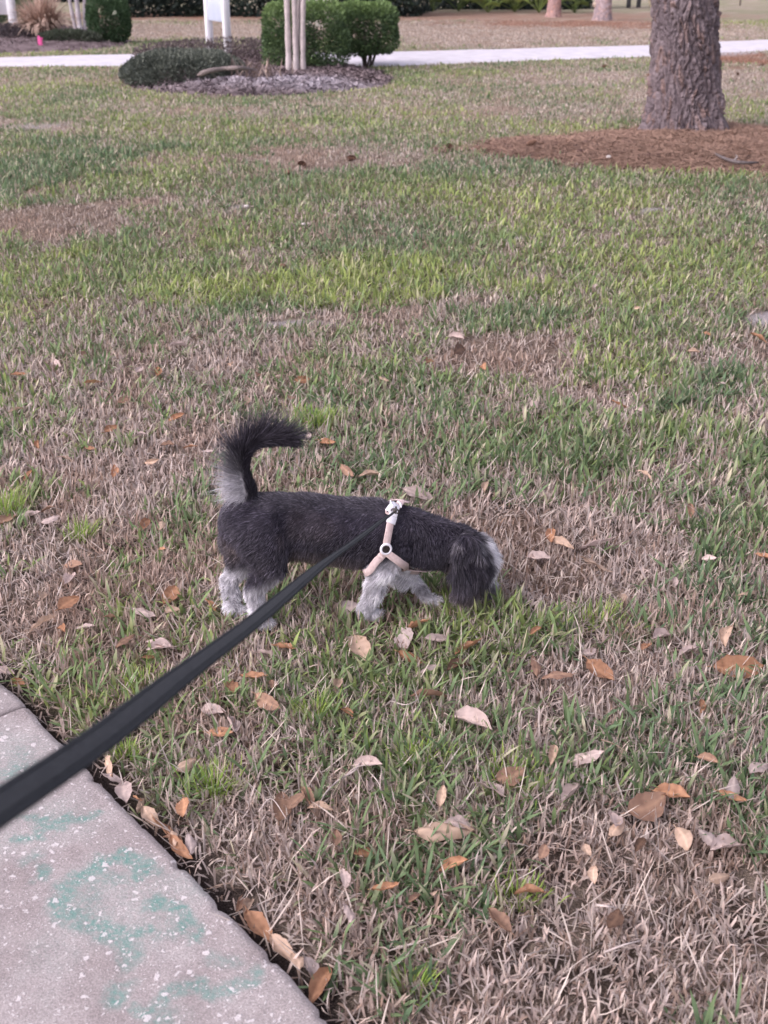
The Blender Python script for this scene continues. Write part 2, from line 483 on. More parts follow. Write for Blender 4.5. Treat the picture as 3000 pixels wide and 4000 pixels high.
def build_sidewalk():
    par = empty('sidewalk', (E0[0], E0[1], 0))
    tag(par, 'pale shell-aggregate concrete sidewalk with faded green paint marks', 'sidewalk', kind='structure')
    m, nt, out = nmat('shell_concrete')
    at = nt.nodes.new('ShaderNodeAttribute'); at.attribute_name = 'col'
    paint = nt.nodes.new('ShaderNodeAttribute'); paint.attribute_name = 'paint'
    tc = nt.nodes.new('ShaderNodeTexCoord')
    dn = nt.nodes.new('ShaderNodeTexNoise'); dn.inputs['Scale'].default_value = 70; dn.inputs['Detail'].default_value = 3
    vadd = nt.nodes.new('ShaderNodeMix'); vadd.data_type = 'VECTOR'; vadd.inputs['Factor'].default_value = .022
    nt.links.new(tc.outputs['Object'], dn.inputs['Vector'])
    nt.links.new(tc.outputs['Object'], vadd.inputs['A']); nt.links.new(dn.outputs['Color'], vadd.inputs['B'])
    specks = None
    for sc_, thr in ((62, .25), (125, .26), (260, .24)):
        vo = nt.nodes.new('ShaderNodeTexVoronoi'); vo.inputs['Scale'].default_value = sc_
        nt.links.new(vadd.outputs['Result'], vo.inputs['Vector'])
        sp = nt.nodes.new('ShaderNodeSeparateColor'); nt.links.new(vo.outputs['Color'], sp.inputs[0])
        mr = nt.nodes.new('ShaderNodeMapRange'); mr.inputs[1].default_value = .46; mr.inputs[2].default_value = 1.0; mr.inputs[3].default_value = 0; mr.inputs[4].default_value = thr * 1.5
        nt.links.new(sp.outputs[0], mr.inputs[0])
        lt = nt.nodes.new('ShaderNodeMath'); lt.operation = 'SUBTRACT'
        nt.links.new(mr.outputs[0], lt.inputs[0]); nt.links.new(vo.outputs['Distance'], lt.inputs[1])
        sm = nt.nodes.new('ShaderNodeMapRange'); sm.inputs[1].default_value = 0; sm.inputs[2].default_value = .06
        nt.links.new(lt.outputs[0], sm.inputs[0])
        if specks is None: specks = sm.outputs[0]
        else:
            mx = nt.nodes.new('ShaderNodeMath'); mx.operation = 'MAXIMUM'
            nt.links.new(specks, mx.inputs[0]); nt.links.new(sm.outputs[0], mx.inputs[1]); specks = mx.outputs[0]
    gr = nt.nodes.new('ShaderNodeTexNoise'); gr.inputs['Scale'].default_value = 320; gr.inputs['Detail'].default_value = 4
    nt.links.new(tc.outputs['Object'], gr.inputs['Vector'])
    gm = nt.nodes.new('ShaderNodeMapRange'); gm.inputs[1].default_value = .3; gm.inputs[2].default_value = .7; gm.inputs[3].default_value = .72; gm.inputs[4].default_value = 1.22
    nt.links.new(gr.outputs['Fac'], gm.inputs[0])
    base = nt.nodes.new('ShaderNodeMix'); base.data_type = 'RGBA'; base.blend_type = 'MULTIPLY'; base.inputs['Factor'].default_value = 1
    nt.links.new(at.outputs['Color'], base.inputs['A']); nt.links.new(gm.outputs[0], base.inputs['B'])
    # worn paint sits between the grains
    pn = nt.nodes.new('ShaderNodeTexNoise'); pn.inputs['Scale'].default_value = 150; pn.inputs['Detail'].default_value = 5
    nt.links.new(tc.outputs['Object'], pn.inputs['Vector'])
    pm = nt.nodes.new('ShaderNodeMapRange'); pm.inputs[1].default_value = .28; pm.inputs[2].default_value = .62; pm.inputs[3].default_value = .1; pm.inputs[4].default_value = 1
    nt.links.new(pn.outputs['Fac'], pm.inputs[0])
    pf = nt.nodes.new('ShaderNodeMath'); pf.operation = 'MULTIPLY'; nt.links.new(paint.outputs['Fac'], pf.inputs[0]); nt.links.new(pm.outputs[0], pf.inputs[1])
    c2 = nt.nodes.new('ShaderNodeMix'); c2.data_type = 'RGBA'; c2.inputs['B'].default_value = (.135, .26, .23, 1)
    nt.links.new(pf.outputs[0], c2.inputs['Factor']); nt.links.new(base.outputs['Result'], c2.inputs['A'])
    c3 = nt.nodes.new('ShaderNodeMix'); c3.data_type = 'RGBA'; c3.inputs['B'].default_value = (.66, .61, .62, 1)
    sf = nt.nodes.new('ShaderNodeMath'); sf.operation = 'MULTIPLY'; sf.inputs[1].default_value = .68; nt.links.new(specks, sf.inputs[0])
    nt.links.new(sf.outputs[0], c3.inputs['Factor']); nt.links.new(c2.outputs['Result'], c3.inputs['A'])
    b = pbsdf(nt, .9, .15)
    nt.links.new(c3.outputs['Result'], b.inputs['Base Color'])
    bsum = nt.nodes.new('ShaderNodeMath'); bsum.operation = 'ADD'; nt.links.new(specks, bsum.inputs[0]); nt.links.new(gr.outputs['Fac'], bsum.inputs[1])
    bp = nt.nodes.new('ShaderNodeBump'); bp.inputs['Strength'].default_value = .5; bp.inputs['Distance'].default_value = .003
    nt.links.new(bsum.outputs[0], bp.inputs['Height']); nt.links.new(bp.outputs[0], b.inputs['Normal'])
    nt.links.new(b.outputs[0], out.inputs['Surface'])
    strokes = []
    for pts, r, s in PAINT:
        W = np.array([ground(x * .844, 2600 + y * .844, SW_Z)[:2] for x, y in pts])
        strokes.append((W, r * .844 / ppm(2600 + np.mean([p[1] for p in pts]) * .844), s))
    # joint: passes the edge near photo pixel (330, 2800-2830)
    J = ground(95, 2752, SW_Z)
    tj = (J - E0)[:2] @ SW_DIR
    spans = [(tj - 3.0, tj - 1.506), (tj - 1.5, tj - .003), (tj + .003, tj + 1.5), (tj + 1.506, tj + 3.0)]
    for k, (a, c) in enumerate(spans):
        fine = k in (1, 2)
        ts = np.linspace(a, c, 260 if fine else 40)
        ss = np.concatenate([np.linspace(-1.25, -.9, 6), np.linspace(-.88, -.012, 190 if fine else 30), [-.006, -.002, 0.0]])
        T, S = np.meshgrid(ts, ss, indexing='ij')
        edge = (fbm(T * 9, T * 0, seed=12, octaves=4) - .5) * .014
        chips = np.maximum(0, fbm(T * 30, T * 0, seed=13, octaves=3) - .6) * .05
        wgt = sstep(-.12, 0, S)
        X = E0[0] + T * SW_DIR[0] + (S + (edge - chips) * wgt) * SW_NRM[0]
        Y = E0[1] + T * SW_DIR[1] + (S + (edge - chips) * wgt) * SW_NRM[1]
        Z = SW_Z + (fbm(X * 30, Y * 30, seed=14, octaves=3) - .5) * .003 - .006 * sstep(-.014, 0, S) ** 2
        endr = np.minimum(np.abs(T - a), np.abs(T - c)); Z = Z - .004 * (1 - sstep(0, .008, endr))
        n1 = fbm(X * 5, Y * 5, seed=15, octaves=4); n2 = fbm(X * 22, Y * 22, seed=16, octaves=3)
        colr = np.stack([.33 + .13 * (n1 - .5) + .12 * (n2 - .5), .29 + .12 * (n1 - .5) + .12 * (n2 - .5), .288 + .12 * (n1 - .5) + .12 * (n2 - .5)], -1)
        pa = np.zeros(X.shape)
        wx = X + (fbm(X * 40, Y * 40, seed=18, octaves=3) - .5) * .035; wy = Y + (fbm(X * 40 + 7, Y * 40, seed=19, octaves=3) - .5) * .035
        for W, r, s in strokes:
            if len(W) == 1: d = np.hypot(wx - W[0, 0], wy - W[0, 1])
            else:
                d = np.full(X.shape, 9.0)
                for p, q in zip(W[:-1], W[1:]):
                    v = q - p; t = np.clip(((wx - p[0]) * v[0] + (wy - p[1]) * v[1]) / (v @ v), 0, 1)
                    d = np.minimum(d, np.hypot(wx - p[0] - t * v[0], wy - p[1] - t * v[1]))
            pa = np.maximum(pa, s * (1 - sstep(.2 * r, 2.0 * r, d)))
        pa = np.clip(pa * 1.1 + .22 * sstep(.5, .7, n1), 0, 1) * .9
        P = np.stack([X, Y, Z], -1)
        # skirts down into the soil on all four sides
        lo = P.copy(); lo[..., 2] = -.07
        P = np.concatenate([lo[:, :1], P, lo[:, -1:]], 1)
        P = np.concatenate([P[:1] * [1, 1, 0] + [0, 0, -.07], P, P[-1:] * [1, 1, 0] + [0, 0, -.07]], 0)
        pad = lambda A: np.pad(A, ((1, 1), (1, 1)) + ((0, 0),) * (A.ndim - 2), mode='edge')
        colr, pa = pad(colr), pad(pa)
        P = P - np.array([E0[0], E0[1], 0])
        mb = MB(); mb.grid(P, col=colr.reshape(-1, 3))
        me = mb.mesh('slab', True)
        a_ = me.attributes.new('paint', 'FLOAT', 'POINT'); a_.data.foreach_set('value', pa.ravel().astype(np.float32))
        add('slab', me, m, par)
build_sidewalk()

# ------------------------------------------------------------------ grass
def blades(pos, yaw, L, W, lean, curl, col, nseg, tipcol=None, seed=0):
    N = len(pos); r = np.random.default_rng(seed)
    d = np.stack([np.cos(yaw), np.sin(yaw), np.zeros(N)], 1)
    tw = yaw + np.pi / 2 + r.uniform(-.7, .7, N)
    side = np.stack([np.cos(tw), np.sin(tw), r.uniform(-.25, .25, N)], 1)
    p = pos.copy(); V = []; C = []
    for k in range(nseg + 1):
        s = k / nseg
        if k > 0:
            ph = lean + curl * (s - .5 / nseg)
            p = p + (L / nseg)[:, None] * (np.sin(ph)[:, None] * d + np.cos(ph)[:, None] * np.array([0, 0, 1.0]))
            p[:, 2] = np.maximum(p[:, 2], pos[:, 2] + .003 * s)
        w = W * (.75 + .5 * s if s < .5 else 1.0 - (s - .5) * .6)
        c = col if tipcol is None else col * (1 - s ** 2) + tipcol * s ** 2
        if k < nseg:
            V.append(p - side * w[:, None] * .5); V.append(p + side * w[:, None] * .5); C += [c, c]
        else:
            V.append(p); C.append(c)
    V = np.stack(V, 1); C = np.stack(C, 1); nvb = 2 * nseg + 1
    b = np.arange(N)[:, None] * nvb
    q = [b + np.array([2 * k, 2 * k + 1, 2 * k + 3, 2 * k + 2])[None] for k in range(nseg - 1)]
    t = b + np.array([2 * nseg - 2, 2 * nseg - 1, 2 * nseg])[None]
    return V.reshape(-1, 3), (np.concatenate(q) if q else None), t, C.reshape(-1, 3)

def scatter(y0, y1, dens, power, ref=2.0):
    """random ground points over the lawn: dense in the strip the lens sees, thinner for some metres to each side"""
    X, Y = [], []
    for inner, f in ((True, 1.0), (False, .42)):
        ys = np.linspace(y0, y1, 400); a = .375 * ys + .32; b = .375 * ys + 1.0 + .10 * ys
        D = dens * np.minimum(1, (ref / ys) ** power) * f
        w = D * 2 * (a if inner else b - a); n = int(np.sum(w) * (ys[1] - ys[0]))
        cdf = np.cumsum(w); cdf /= cdf[-1]
        y = np.interp(RNG.random(n), cdf, ys); ay = .375 * y + .32; by = .375 * y + 1.0 + .10 * y
        x = RNG.uniform(-1, 1, n) * ay if inner else np.sign(RNG.random(n) - .5) * (ay + RNG.random(n) * (by - ay))
        X.append(x); Y.append(y)
    return np.concatenate(X), np.concatenate(Y)

def build_grass():
    mat = mat_attr('grass_blade', .6, .25, .35)
    mb_near, mb_far = MB(), MB()
    def put(x, y, L, W, lean, curl, col, tip, seed):
        z = np.full(len(x), -.004)
        pos = np.stack([x, y, z], 1); yaw = np.random.default_rng(seed).uniform(0, 2 * np.pi, len(x))
        for mb, sel, ns in ((mb_near, y < 4.2, 3), (mb_far, y >= 4.2, 2)):
            if not sel.any(): continue
            v, q, t, c = blades(pos[sel], yaw[sel], L[sel], W[sel], lean[sel], curl[sel], col[sel], ns, None if tip is None else tip[sel], seed)
            mb.raw(v, q, t, c)
    U = lambda a, b, n: RNG.uniform(a, b, n)
    def sc(y): return np.maximum(y, 2.0) / 2.0
    # -------- dead, curled thatch
    x, y = scatter(1.0, 33, 23000, 1.45)
    ok = lawn_mask(x, y); x, y = x[ok], y[ok]
    F = fields(x, y); n = len(x)
    d = sw_dist(x, y)
    keep = RNG.random(n) < np.clip(1.08 - np.interp(y, [2.5, 5], [.45, .75]) * F['g'], .25, 1) * np.clip(1 - F['sand'], .04, 1) * (1 - .7 * np.clip(F['red'], 0, 1)) * np.where(d < .07, .22, 1) * (.52 + .7 * sstep(.34, .56, fbm(x * 13, y * 13, seed=44, octaves=3)))
    x, y = x[keep], y[keep]; F = {k: v[keep] for k, v in F.items()}; n = len(x)
    s = sc(y) ** .62
    nearw = 1 - sstep(3.0, 6.0, y)
    col = mixc(C_DEAD + nearw[:, None] * np.array([.085, .055, .075]), C_GREY + np.array([.05, .04, .045]), np.clip(RNG.random(n) * 1.1 - .15, 0, 1))
    col = mixc(col, np.array([.74, .63, .55]), (RNG.random(n) < .16) * .9)
    col = mixc(col, C_BRN, np.clip((RNG.random(n) < .18) * .8 + F['brown'] * RNG.random(n) * .9, 0, 1))
    col = mixc(col, C_RED * 1.2, np.clip(F['red'], 0, 1) * .8)
    col = mixc(col, C_BRN * 1.5, sstep(.5, .68, fbm(x * 3.2, y * 2.6, seed=45, octaves=4)) * .45)
    col *= U(.55, 1.2, n)[:, None]
    nb_ = 1 + .35 * nearw
    dd = np.clip(F['dead'], 0, 1)
    put(x, y, U(.018, .042, n) * sc(y) ** .12 * nb_ * (1 - .25 * dd), U(.0015, .0040, n) * s * nb_, U(.2, 1.4, n) * (1 - .25 * dd), U(-1.2, 1.5, n) * (1 + .9 * dd), col, None, 1)
    # -------- green blades, broad
    x, y = scatter(1.0, 33, 13000, 1.38)
    ok = lawn_mask(x, y); x, y = x[ok], y[ok]
    F = fields(x, y); n = len(x); d = sw_dist(x, y)
    keep = RNG.random(n) < F['g'] ** 1.3 * np.clip(1 - F['sand'] * 1.3, 0, 1) * np.where(d < .06, .15, 1)
    x, y = x[keep], y[keep]; F = {k: v[keep] for k, v in F.items()}; n = len(x)
    s = sc(y) ** .55
    t = np.clip(F['warm'] + U(-.3, .3, n), 0, 1)
    col = np.where((t < .5)[:, None], mixc(C_BLUE + 0 * x[:, None], C_MID, np.clip(t * 2, 0, 1)), mixc(C_MID + 0 * x[:, None], C_YEL, np.clip(t * 2 - 1, 0, 1)))
    col = mixc(col, C_STRAW, (RNG.random(n) < .10) * U(.2, .8, n))
    col *= U(.7, 1.25, n)[:, None]
    tip = mixc(col * 1.1, C_STRAW, (RNG.random(n) < .25) * .6)
    hl = 1 + .35 * F['deep'] + .25 * F['yel'] + .25 * F['green']
    fine = RNG.random(n) < .3
    put(x, y, np.where(fine, U(.02, .05, n), U(.028, .07, n)) * sc(y) ** .02 * hl, np.where(fine, U(.0013, .0024, n), U(.0034, .0072, n) * (1 + .3 * (1 - sstep(3, 5, y)))) * s, U(.05, 1.15, n), U(-.2, 1.1, n), col, tip, 2)
    # -------- long straw runners lying on top
    x, y = scatter(1.0, 6, 900, 1.5)
    ok = lawn_mask(x, y); x, y = x[ok], y[ok]; n = len(x)
    F = fields(x, y)
    col = mixc(np.array([.74, .63, .55]) + 0 * x[:, None], C_GREY * 1.15, RNG.random(n)) * U(.8, 1.15, n)[:, None]
    put(x, y, U(.04, .11, n), U(.0018, .0034, n), U(.6, 1.4, n), U(-.5, .6, n), col, None, 3)
    # -------- long upright green blades, sparse, in fans
    x, y = scatter(1.0, 7, 420, 1.3)
    ok = lawn_mask(x, y) & (sw_dist(x, y) > .05); x, y = x[ok], y[ok]
    F = fields(x, y); k = RNG.random(len(x)) < F['g'] * 1.3; x, y, w = x[k], y[k], F['warm'][k]
    rep = 4; x, y, w = np.repeat(x, rep), np.repeat(y, rep), np.repeat(w, rep); n = len(x)
    x = x + U(-.006, .006, n); y = y + U(-.006, .006, n)
    col = mixc(C_BLUE * 1.15 + 0 * x[:, None], C_MID * 1.2, np.clip(w + U(-.2, .3, n), 0, 1)) * U(.8, 1.25, n)[:, None]
    put(x, y, U(.045, .10, n), U(.005, .0085, n), U(.25, 1.15, n), U(0, .9, n), col, mixc(col, C_YEL, np.full(n, .2)), 4)
    o = mb_near.build('grass', mat); tag(o, 'patchy short lawn of green and dead tan blades around the dog', 'grass', kind='stuff')
    o = mb_far.build('grass', mat); tag(o, 'mown lawn and field grass stretching back past the driveway', 'grass', kind='stuff')
    print('grass blades tris', sum(len(q) * 2 for m in (mb_near, mb_far) for q in m.q) + sum(len(q) for m in (mb_near, mb_far) for q in m.t))
build_grass()

# ------------------------------------------------------------------ large pine with plated bark, standing in pine straw
M_BARK = mat_attr('pine_bark', .92, .08, 0, .3, 45, (70, .7, .012))
M_LEAF = mat_attr('shrub_leaf', .55, .3, .25)
M_NEEDLE = mat_attr('dry_needle', .85, .1)

def bark_trunk(name, base, r_base, r_up, flare, h_fine, h_top, nu, nfine, plate, depth, seed, tint, parent, lean=(0, 0)):
    th = np.linspace(0, 2 * np.pi, nu, endpoint=False)
    zs = np.concatenate([np.linspace(-.08, h_fine, nfine), np.linspace(h_fine + .1, h_top, 40)])
    Zg, T = np.meshgrid(zs, th, indexing='ij')
    rr = np.interp(Zg, [0, h_fine * .5, h_fine, h_top], [r_base, (r_base + r_up) / 2, r_up, r_up * .45])
    roots = .6 + .5 * np.sin(T * 3 + seed) + .45 * np.sin(T * 5 + seed * 2.3) + .25 * np.sin(T * 9 + seed)
    fl = flare * np.exp(-np.maximum(Zg, 0) / (.33 * flare / .12)) * np.clip(roots, .25, 1.6)
    R = rr + fl
    # cylinder noise so that the seam closes: use 3-d coordinates
    cx, cy = np.cos(T), np.sin(T)
    wob = (fbm(cx * 2 + 5, cy * 2 + 5, Zg * 1.3, seed=seed, octaves=3) - .5)
    u = T * r_up / plate[0] + 3.2 * (fbm(cx * 3, cy * 3, Zg * 3.5, seed=seed + 3, octaves=2) - .5)
    # keep the seam at the back of the trunk, away from the lawn
    v = Zg / plate[1] + 2.0 * (fbm(cx * 4, cy * 4, Zg * 2.5, seed=seed + 4, octaves=2) - .5)
    f1, f2, cid = worley(u, v, seed)
    g1, g2, cid2 = worley(u * 2.3 + 3, v * 2.1, seed + 1)
    k1, k2, cid3 = worley(u * 1.7 + 9, v * 3.1, seed + 2)
    plate_h = .55 * sstep(.0, .45, f2 - f1) * (.3 + .7 * cid) + .45 * sstep(.0, .4, g2 - g1) * cid2 + .3 * cid3 * sstep(0, .3, k2 - k1)
    fine = fbm(cx * 22 * r_up / .28, cy * 22 * r_up / .28, Zg * 26, seed=seed + 7, octaves=3) - .5
    R = R + depth * (plate_h - .5) + depth * .5 * fine + .05 * r_up * wob
    X = base[0] + R * np.cos(T + np.pi / 2) + lean[0] * Zg; Y = base[1] + R * np.sin(T + np.pi / 2) + lean[1] * Zg
    c1, c2, c3 = np.array([.20, .165, .168]), np.array([.36, .30, .295]), np.array([.40, .27, .215])
    t = np.clip(cid * .9 + fine * 1.0, 0, 1).ravel()
    col = mixc(c1 + 0 * t[:, None], c2, t)
    col = mixc(col, c3, sstep(.72, .95, cid2.ravel()) * .6)
    col = mixc(col, np.array([.14, .11, .11]), (1 - sstep(0, .12, f2 - f1)).ravel() * .6) * tint
    mb = MB(); mb.grid(np.stack([X, Y, Zg], -1), True, True, col)
    return mb.build('trunk', M_BARK, parent, smooth=False)

def needle_crown(parent, base, z0, z1, rad, n, seed, limbs=9, mat=None):
    r = np.random.default_rng(seed)
    mb = MB(); cl = []
    for k in range(limbs):
        z = z0 + (z1 - z0) * (k + .5) / limbs * .9; a = k * 2.4 + r.uniform(-.4, .4); L = rad * (1 - .5 * (z - z0) / (z1 - z0)) * r.uniform(.75, 1.1)
        p0 = np.array([base[0], base[1], z]); d = np.array([math.cos(a), math.sin(a), .25])
        pts = np.array([p0, p0 + d * L * .5, p0 + d * L + [0, 0, L * .15]])
        mb.tube(catmull(pts, 6), np.linspace(.05, .012, 6), 6, col=(.16, .12, .1))
        for t in (.45, .65, .85, 1.0):
            cl.append(p0 + d * L * t + r.normal(0, .18, 3))
    o = mb.build('limb', M_BARK, parent)
    cl = np.array(cl); i = r.integers(0, len(cl), n)
    c = cl[i] + r.normal(0, .16, (n, 3)); d = r.normal(0, 1, (n, 3)); d /= np.linalg.norm(d, axis=1)[:, None]
    s = np.cross(d, r.normal(0, 1, (n, 3))); s /= np.linalg.norm(s, axis=1)[:, None]
    L = r.uniform(.14, .24, n)[:, None]
    V = np.stack([c - s * .006, c + s * .006, c + d * L], 1).reshape(-1, 3)
    mb = MB(); mb.raw(V, None, np.arange(3 * n).reshape(-1, 3), np.repeat(np.array([.06, .1, .045]) * r.uniform(.7, 1.3, (n, 1)), 3, 0))
    mb.build('crown', M_LEAF, parent)

PINE_F = ground(2684, 538); PINE = PINE_F + np.array([.06, .30, 0])
pine = empty('pine_tree', (0, 0, 0))
tag(pine, 'big pine with thick plated grey-brown bark standing in pine straw', 'tree', 'pine trees')
bark_trunk('trunk', PINE, .300, .268, .10, 1.9, 9.5, 260, 330, (.050, .22), .052, 3, np.array([.60, .585, .63]), pine, (-.125, 0))
needle_crown(pine, PINE, 6.5, 10.2, 2.6, 5000, 5)

for k, (px, py, w, lab) in enumerate([(2163, 66, 52, 'reddish far pine trunk beside palmetto fronds across the driveway'), (2352, 80, 66, 'pale grey far pine trunk with a stub, second beyond the driveway')]):
    b = ground(px, py); r = .5 * w / ppm(py)
    t = empty('pine_tree'); tag(t, lab, 'tree', 'pine trees')
    bark_trunk('trunk', b, r * 1.05, r * .82, .05, 1.2, 9, 60, 70, (.07, .16), .02, 11 + k, np.array([1.25, 1.0, .95]) if k == 0 else np.array([1.25, 1.2, 1.25]), t)
    if k == 1:
        mb = MB(); p = at_depth(2316, 14, b[1]); q = at_depth(2340, 24, b[1])
        mb.tube(catmull([q, (p + q) / 2, p], 6), [.09, .085, .08, .075, .06, .03], 8, col=(.42, .33, .27)); mb.build('branch_stub', M_BARK, t)
    needle_crown(t, b, 6, 9.6, 2.0, 2500, 15 + k, 7)

# pine straw around the big pine: low mound, needles and dark bark crumbs
def poly_mound(poly, h, res, seed, colfn, name, mat, edge=.25):
    P = np.array(poly)[:, :2]; lo, hi = P.min(0), P.max(0)
    gx, gy = np.arange(lo[0], hi[0], res), np.arange(lo[1], hi[1], res)
    X, Y = np.meshgrid(gx, gy)
    ins = in_poly(X, Y, poly)
    D = np.full(X.shape, 9.0)
    for a, b in zip(P, np.roll(P, -1, 0)):
        v = b - a; t = np.clip(((X - a[0]) * v[0] + (Y - a[1]) * v[1]) / (v @ v), 0, 1)
        D = np.minimum(D, np.hypot(X - a[0] - t * v[0], Y - a[1] - t * v[1]))
    D = np.where(ins, D, -D) + (fbm(X * 4, Y * 4, seed=seed, octaves=3) - .5) * edge
    Z = -.012 + h * sstep(0, .7, D) + .03 * sstep(0, .1, D) * fbm(X * 6, Y * 6, seed=seed + 1, octaves=4)
    mb = MB(); mb.grid(np.stack([X, Y, Z], -1), col=colfn(X.ravel(), Y.ravel()))
    me = mb.mesh(name, True)
    bmq = np.concatenate(mb.q); keep = (D.ravel()[bmq] > -.04).any(1)
    v = np.concatenate(mb.v); c = np.concatenate(mb.c)
    bpy.data.meshes.remove(me)
    return add(name, np_mesh(name, v, [bmq[keep]], c, True), mat), (X, Y, Z, D)

def zlook(g, x, y):
    X, Y, Z, D = g
    i = np.clip(np.round((y - Y[0, 0]) / (Y[1, 0] - Y[0, 0])).astype(int), 0, X.shape[0] - 1)
    j = np.clip(np.round((x - X[0, 0]) / (X[0, 1] - X[0, 0])).astype(int), 0, X.shape[1] - 1)
    return Z[i, j], D[i, j]

M_MULCH = mat_attr('mulch', .95, .05, 0, .4, 60, (80, .8, .02))
def straw_col(x, y):
    n = fbm(x * 7, y * 7, seed=61, octaves=4)
    c = mixc(np.array([.16, .105, .085]) + 0 * x[:, None], np.array([.30, .195, .15]), sstep(.35, .65, n))
    return c
o, gr = poly_mound(STRAW, .05, .03, 60, straw_col, 'pine_straw', M_MULCH)
tag(o, 'reddish brown bed of pine straw around the big pine trunk', 'pine straw', kind='stuff')
def straw_needles():
    n = 46000; r = np.random.default_rng(4)
    P = np.array(STRAW)[:, :2]; lo, hi = P.min(0) - .3, P.max(0) + .3
    x, y = r.uniform(lo[0], hi[0], n * 2), r.uniform(lo[1], hi[1], n * 2)
    z, d = zlook(gr, x, y); ok = (d > -.12) & (r.random(2 * n) < sstep(-.12, .15, d) + .12) & (np.hypot(x - PINE[0], y - PINE[1]) > .3)
    x, y, z = x[ok], y[ok], z[ok]; m = len(x)
    a = r.uniform(0, 2 * np.pi, m); L = r.uniform(.06, .16, m); w = r.uniform(.0018, .004, m)
    tilt = r.normal(.05, .2, m)
    d3 = np.stack([np.cos(a), np.sin(a), tilt], 1); s3 = np.stack([-np.sin(a), np.cos(a), r.normal(0, .3, m)], 1)
    c = np.stack([x, y, np.maximum(z, 0) + r.uniform(.003, .02, m)], 1)
    V = np.stack([c - d3 * L[:, None] / 2 - s3 * w[:, None] / 2, c - d3 * L[:, None] / 2 + s3 * w[:, None] / 2, c + d3 * L[:, None] / 2 + s3 * w[:, None] / 2, c + d3 * L[:, None] / 2 - s3 * w[:, None] / 2], 1).reshape(-1, 3)
    col = mixc(np.array([.37, .245, .185]) + np.zeros((m, 3)), np.array([.22, .14, .11]), r.random(m)) * r.uniform(.75, 1.25, (m, 1))
    mb = MB(); mb.raw(V, np.arange(4 * m).reshape(-1, 4), None, np.repeat(col, 4, 0))
    o = mb.build('pine_needles', M_NEEDLE); tag(o, 'loose fallen rust-brown pine needles on the straw bed', 'pine needles', kind='stuff')
    # dark crumbs of bark mulch
    m = 1500; x, y = r.uniform(lo[0], hi[0], m * 3), r.uniform(lo[1], hi[1], m * 3)
    cl = ground(2150, 600); z, d = zlook(gr, x, y)
    ok = (d > -.05) & (r.random(3 * m) < np.exp(-((x - cl[0]) / .7) ** 2) + .05); x, y, z = x[ok], y[ok], z[ok]; m = len(x)
    mb = MB()
    for i in range(m):
        h = r.uniform(.006, .022, 3) * [1, .7, .5]
        q = Matrix.Rotation(r.uniform(0, 6.28), 3, 'Z') @ Matrix.Rotation(r.uniform(-.6, .6), 3, 'X')
        mb.box((x[i], y[i], max(z[i], 0) + h[2] * .7), h, np.array(q), 0, col=np.array([.075, .045, .042]) * r.uniform(.6, 1.8))
    o = mb.build('bark_mulch', M_NEEDLE); tag(o, 'dark bark crumbs strewn over the left end of the straw bed', 'bark mulch', kind='stuff')
straw_needles()

# stick lying on the straw
mb = MB()
sp = [ground(2775, 590, .06), ground(2815, 612, .06), ground(2865, 630, .065), ground(2915, 636, .06), ground(2962, 634, .055)]
mb.tube(catmull(sp, 14), np.interp(np.linspace(0, 1, 14), [0, .2, .8, 1], [.006, .011, .012, .005]) * (.75 + .5 * vnoise(np.arange(14) * .9, np.zeros(14), seed=3)), 7, col=(.13, .11, .11))
st = empty('fallen_stick'); tag(st, 'dark fallen stick lying on pine straw below the big pine', 'stick')
mb.build('stem', M_BARK, st, True)
mb = MB(); mb.tube(catmull([sp[2], ground(2880, 612, .09), ground(2872, 606, .10)], 6), np.linspace(.009, .003, 6), 6, col=(.3, .26, .25)); mb.build('twig', M_BARK, st, True)

# pine cones
M_CONE = mat_attr('pine_cone', .85, .1)
def make_cone_mesh(seed):
    r = np.random.default_rng(seed); mb = MB()
    L, R = .085, .032
    mb.tube([(0, 0, -L / 2), (0, 0, 0), (0, 0, L / 2)], [.008, .015, .006], 8, col=(.1, .06, .045))
    for k in range(70):
        t = k / 70; a = k * 2.39996; z = -L / 2 + L * t; rad = R * math.sin(math.pi * min(1, .18 + .78 * t)) ** .8
        d = np.array([math.cos(a), math.sin(a), .35]); s = np.array([-math.sin(a), math.cos(a), 0])
        p = np.array([0, 0, z]); w = .008
        V = [p + d * .006, p + d * rad * .8 - s * w, p + d * rad + np.array([0, 0, .004]), p + d * rad * .8 + s * w, p + d * rad * .75 + np.array([0, 0, -.006])]
        mb.raw(V, None, [[0, 1, 2], [0, 2, 3], [0, 1, 4], [0, 4, 3], [1, 2, 4], [2, 3, 4]], col=np.array([.17, .10, .075]) * r.uniform(.7, 1.5))
    return mb.mesh('pine_cone')
CONE_ME = make_cone_mesh(1); CONE_ME.materials.append(M_CONE)
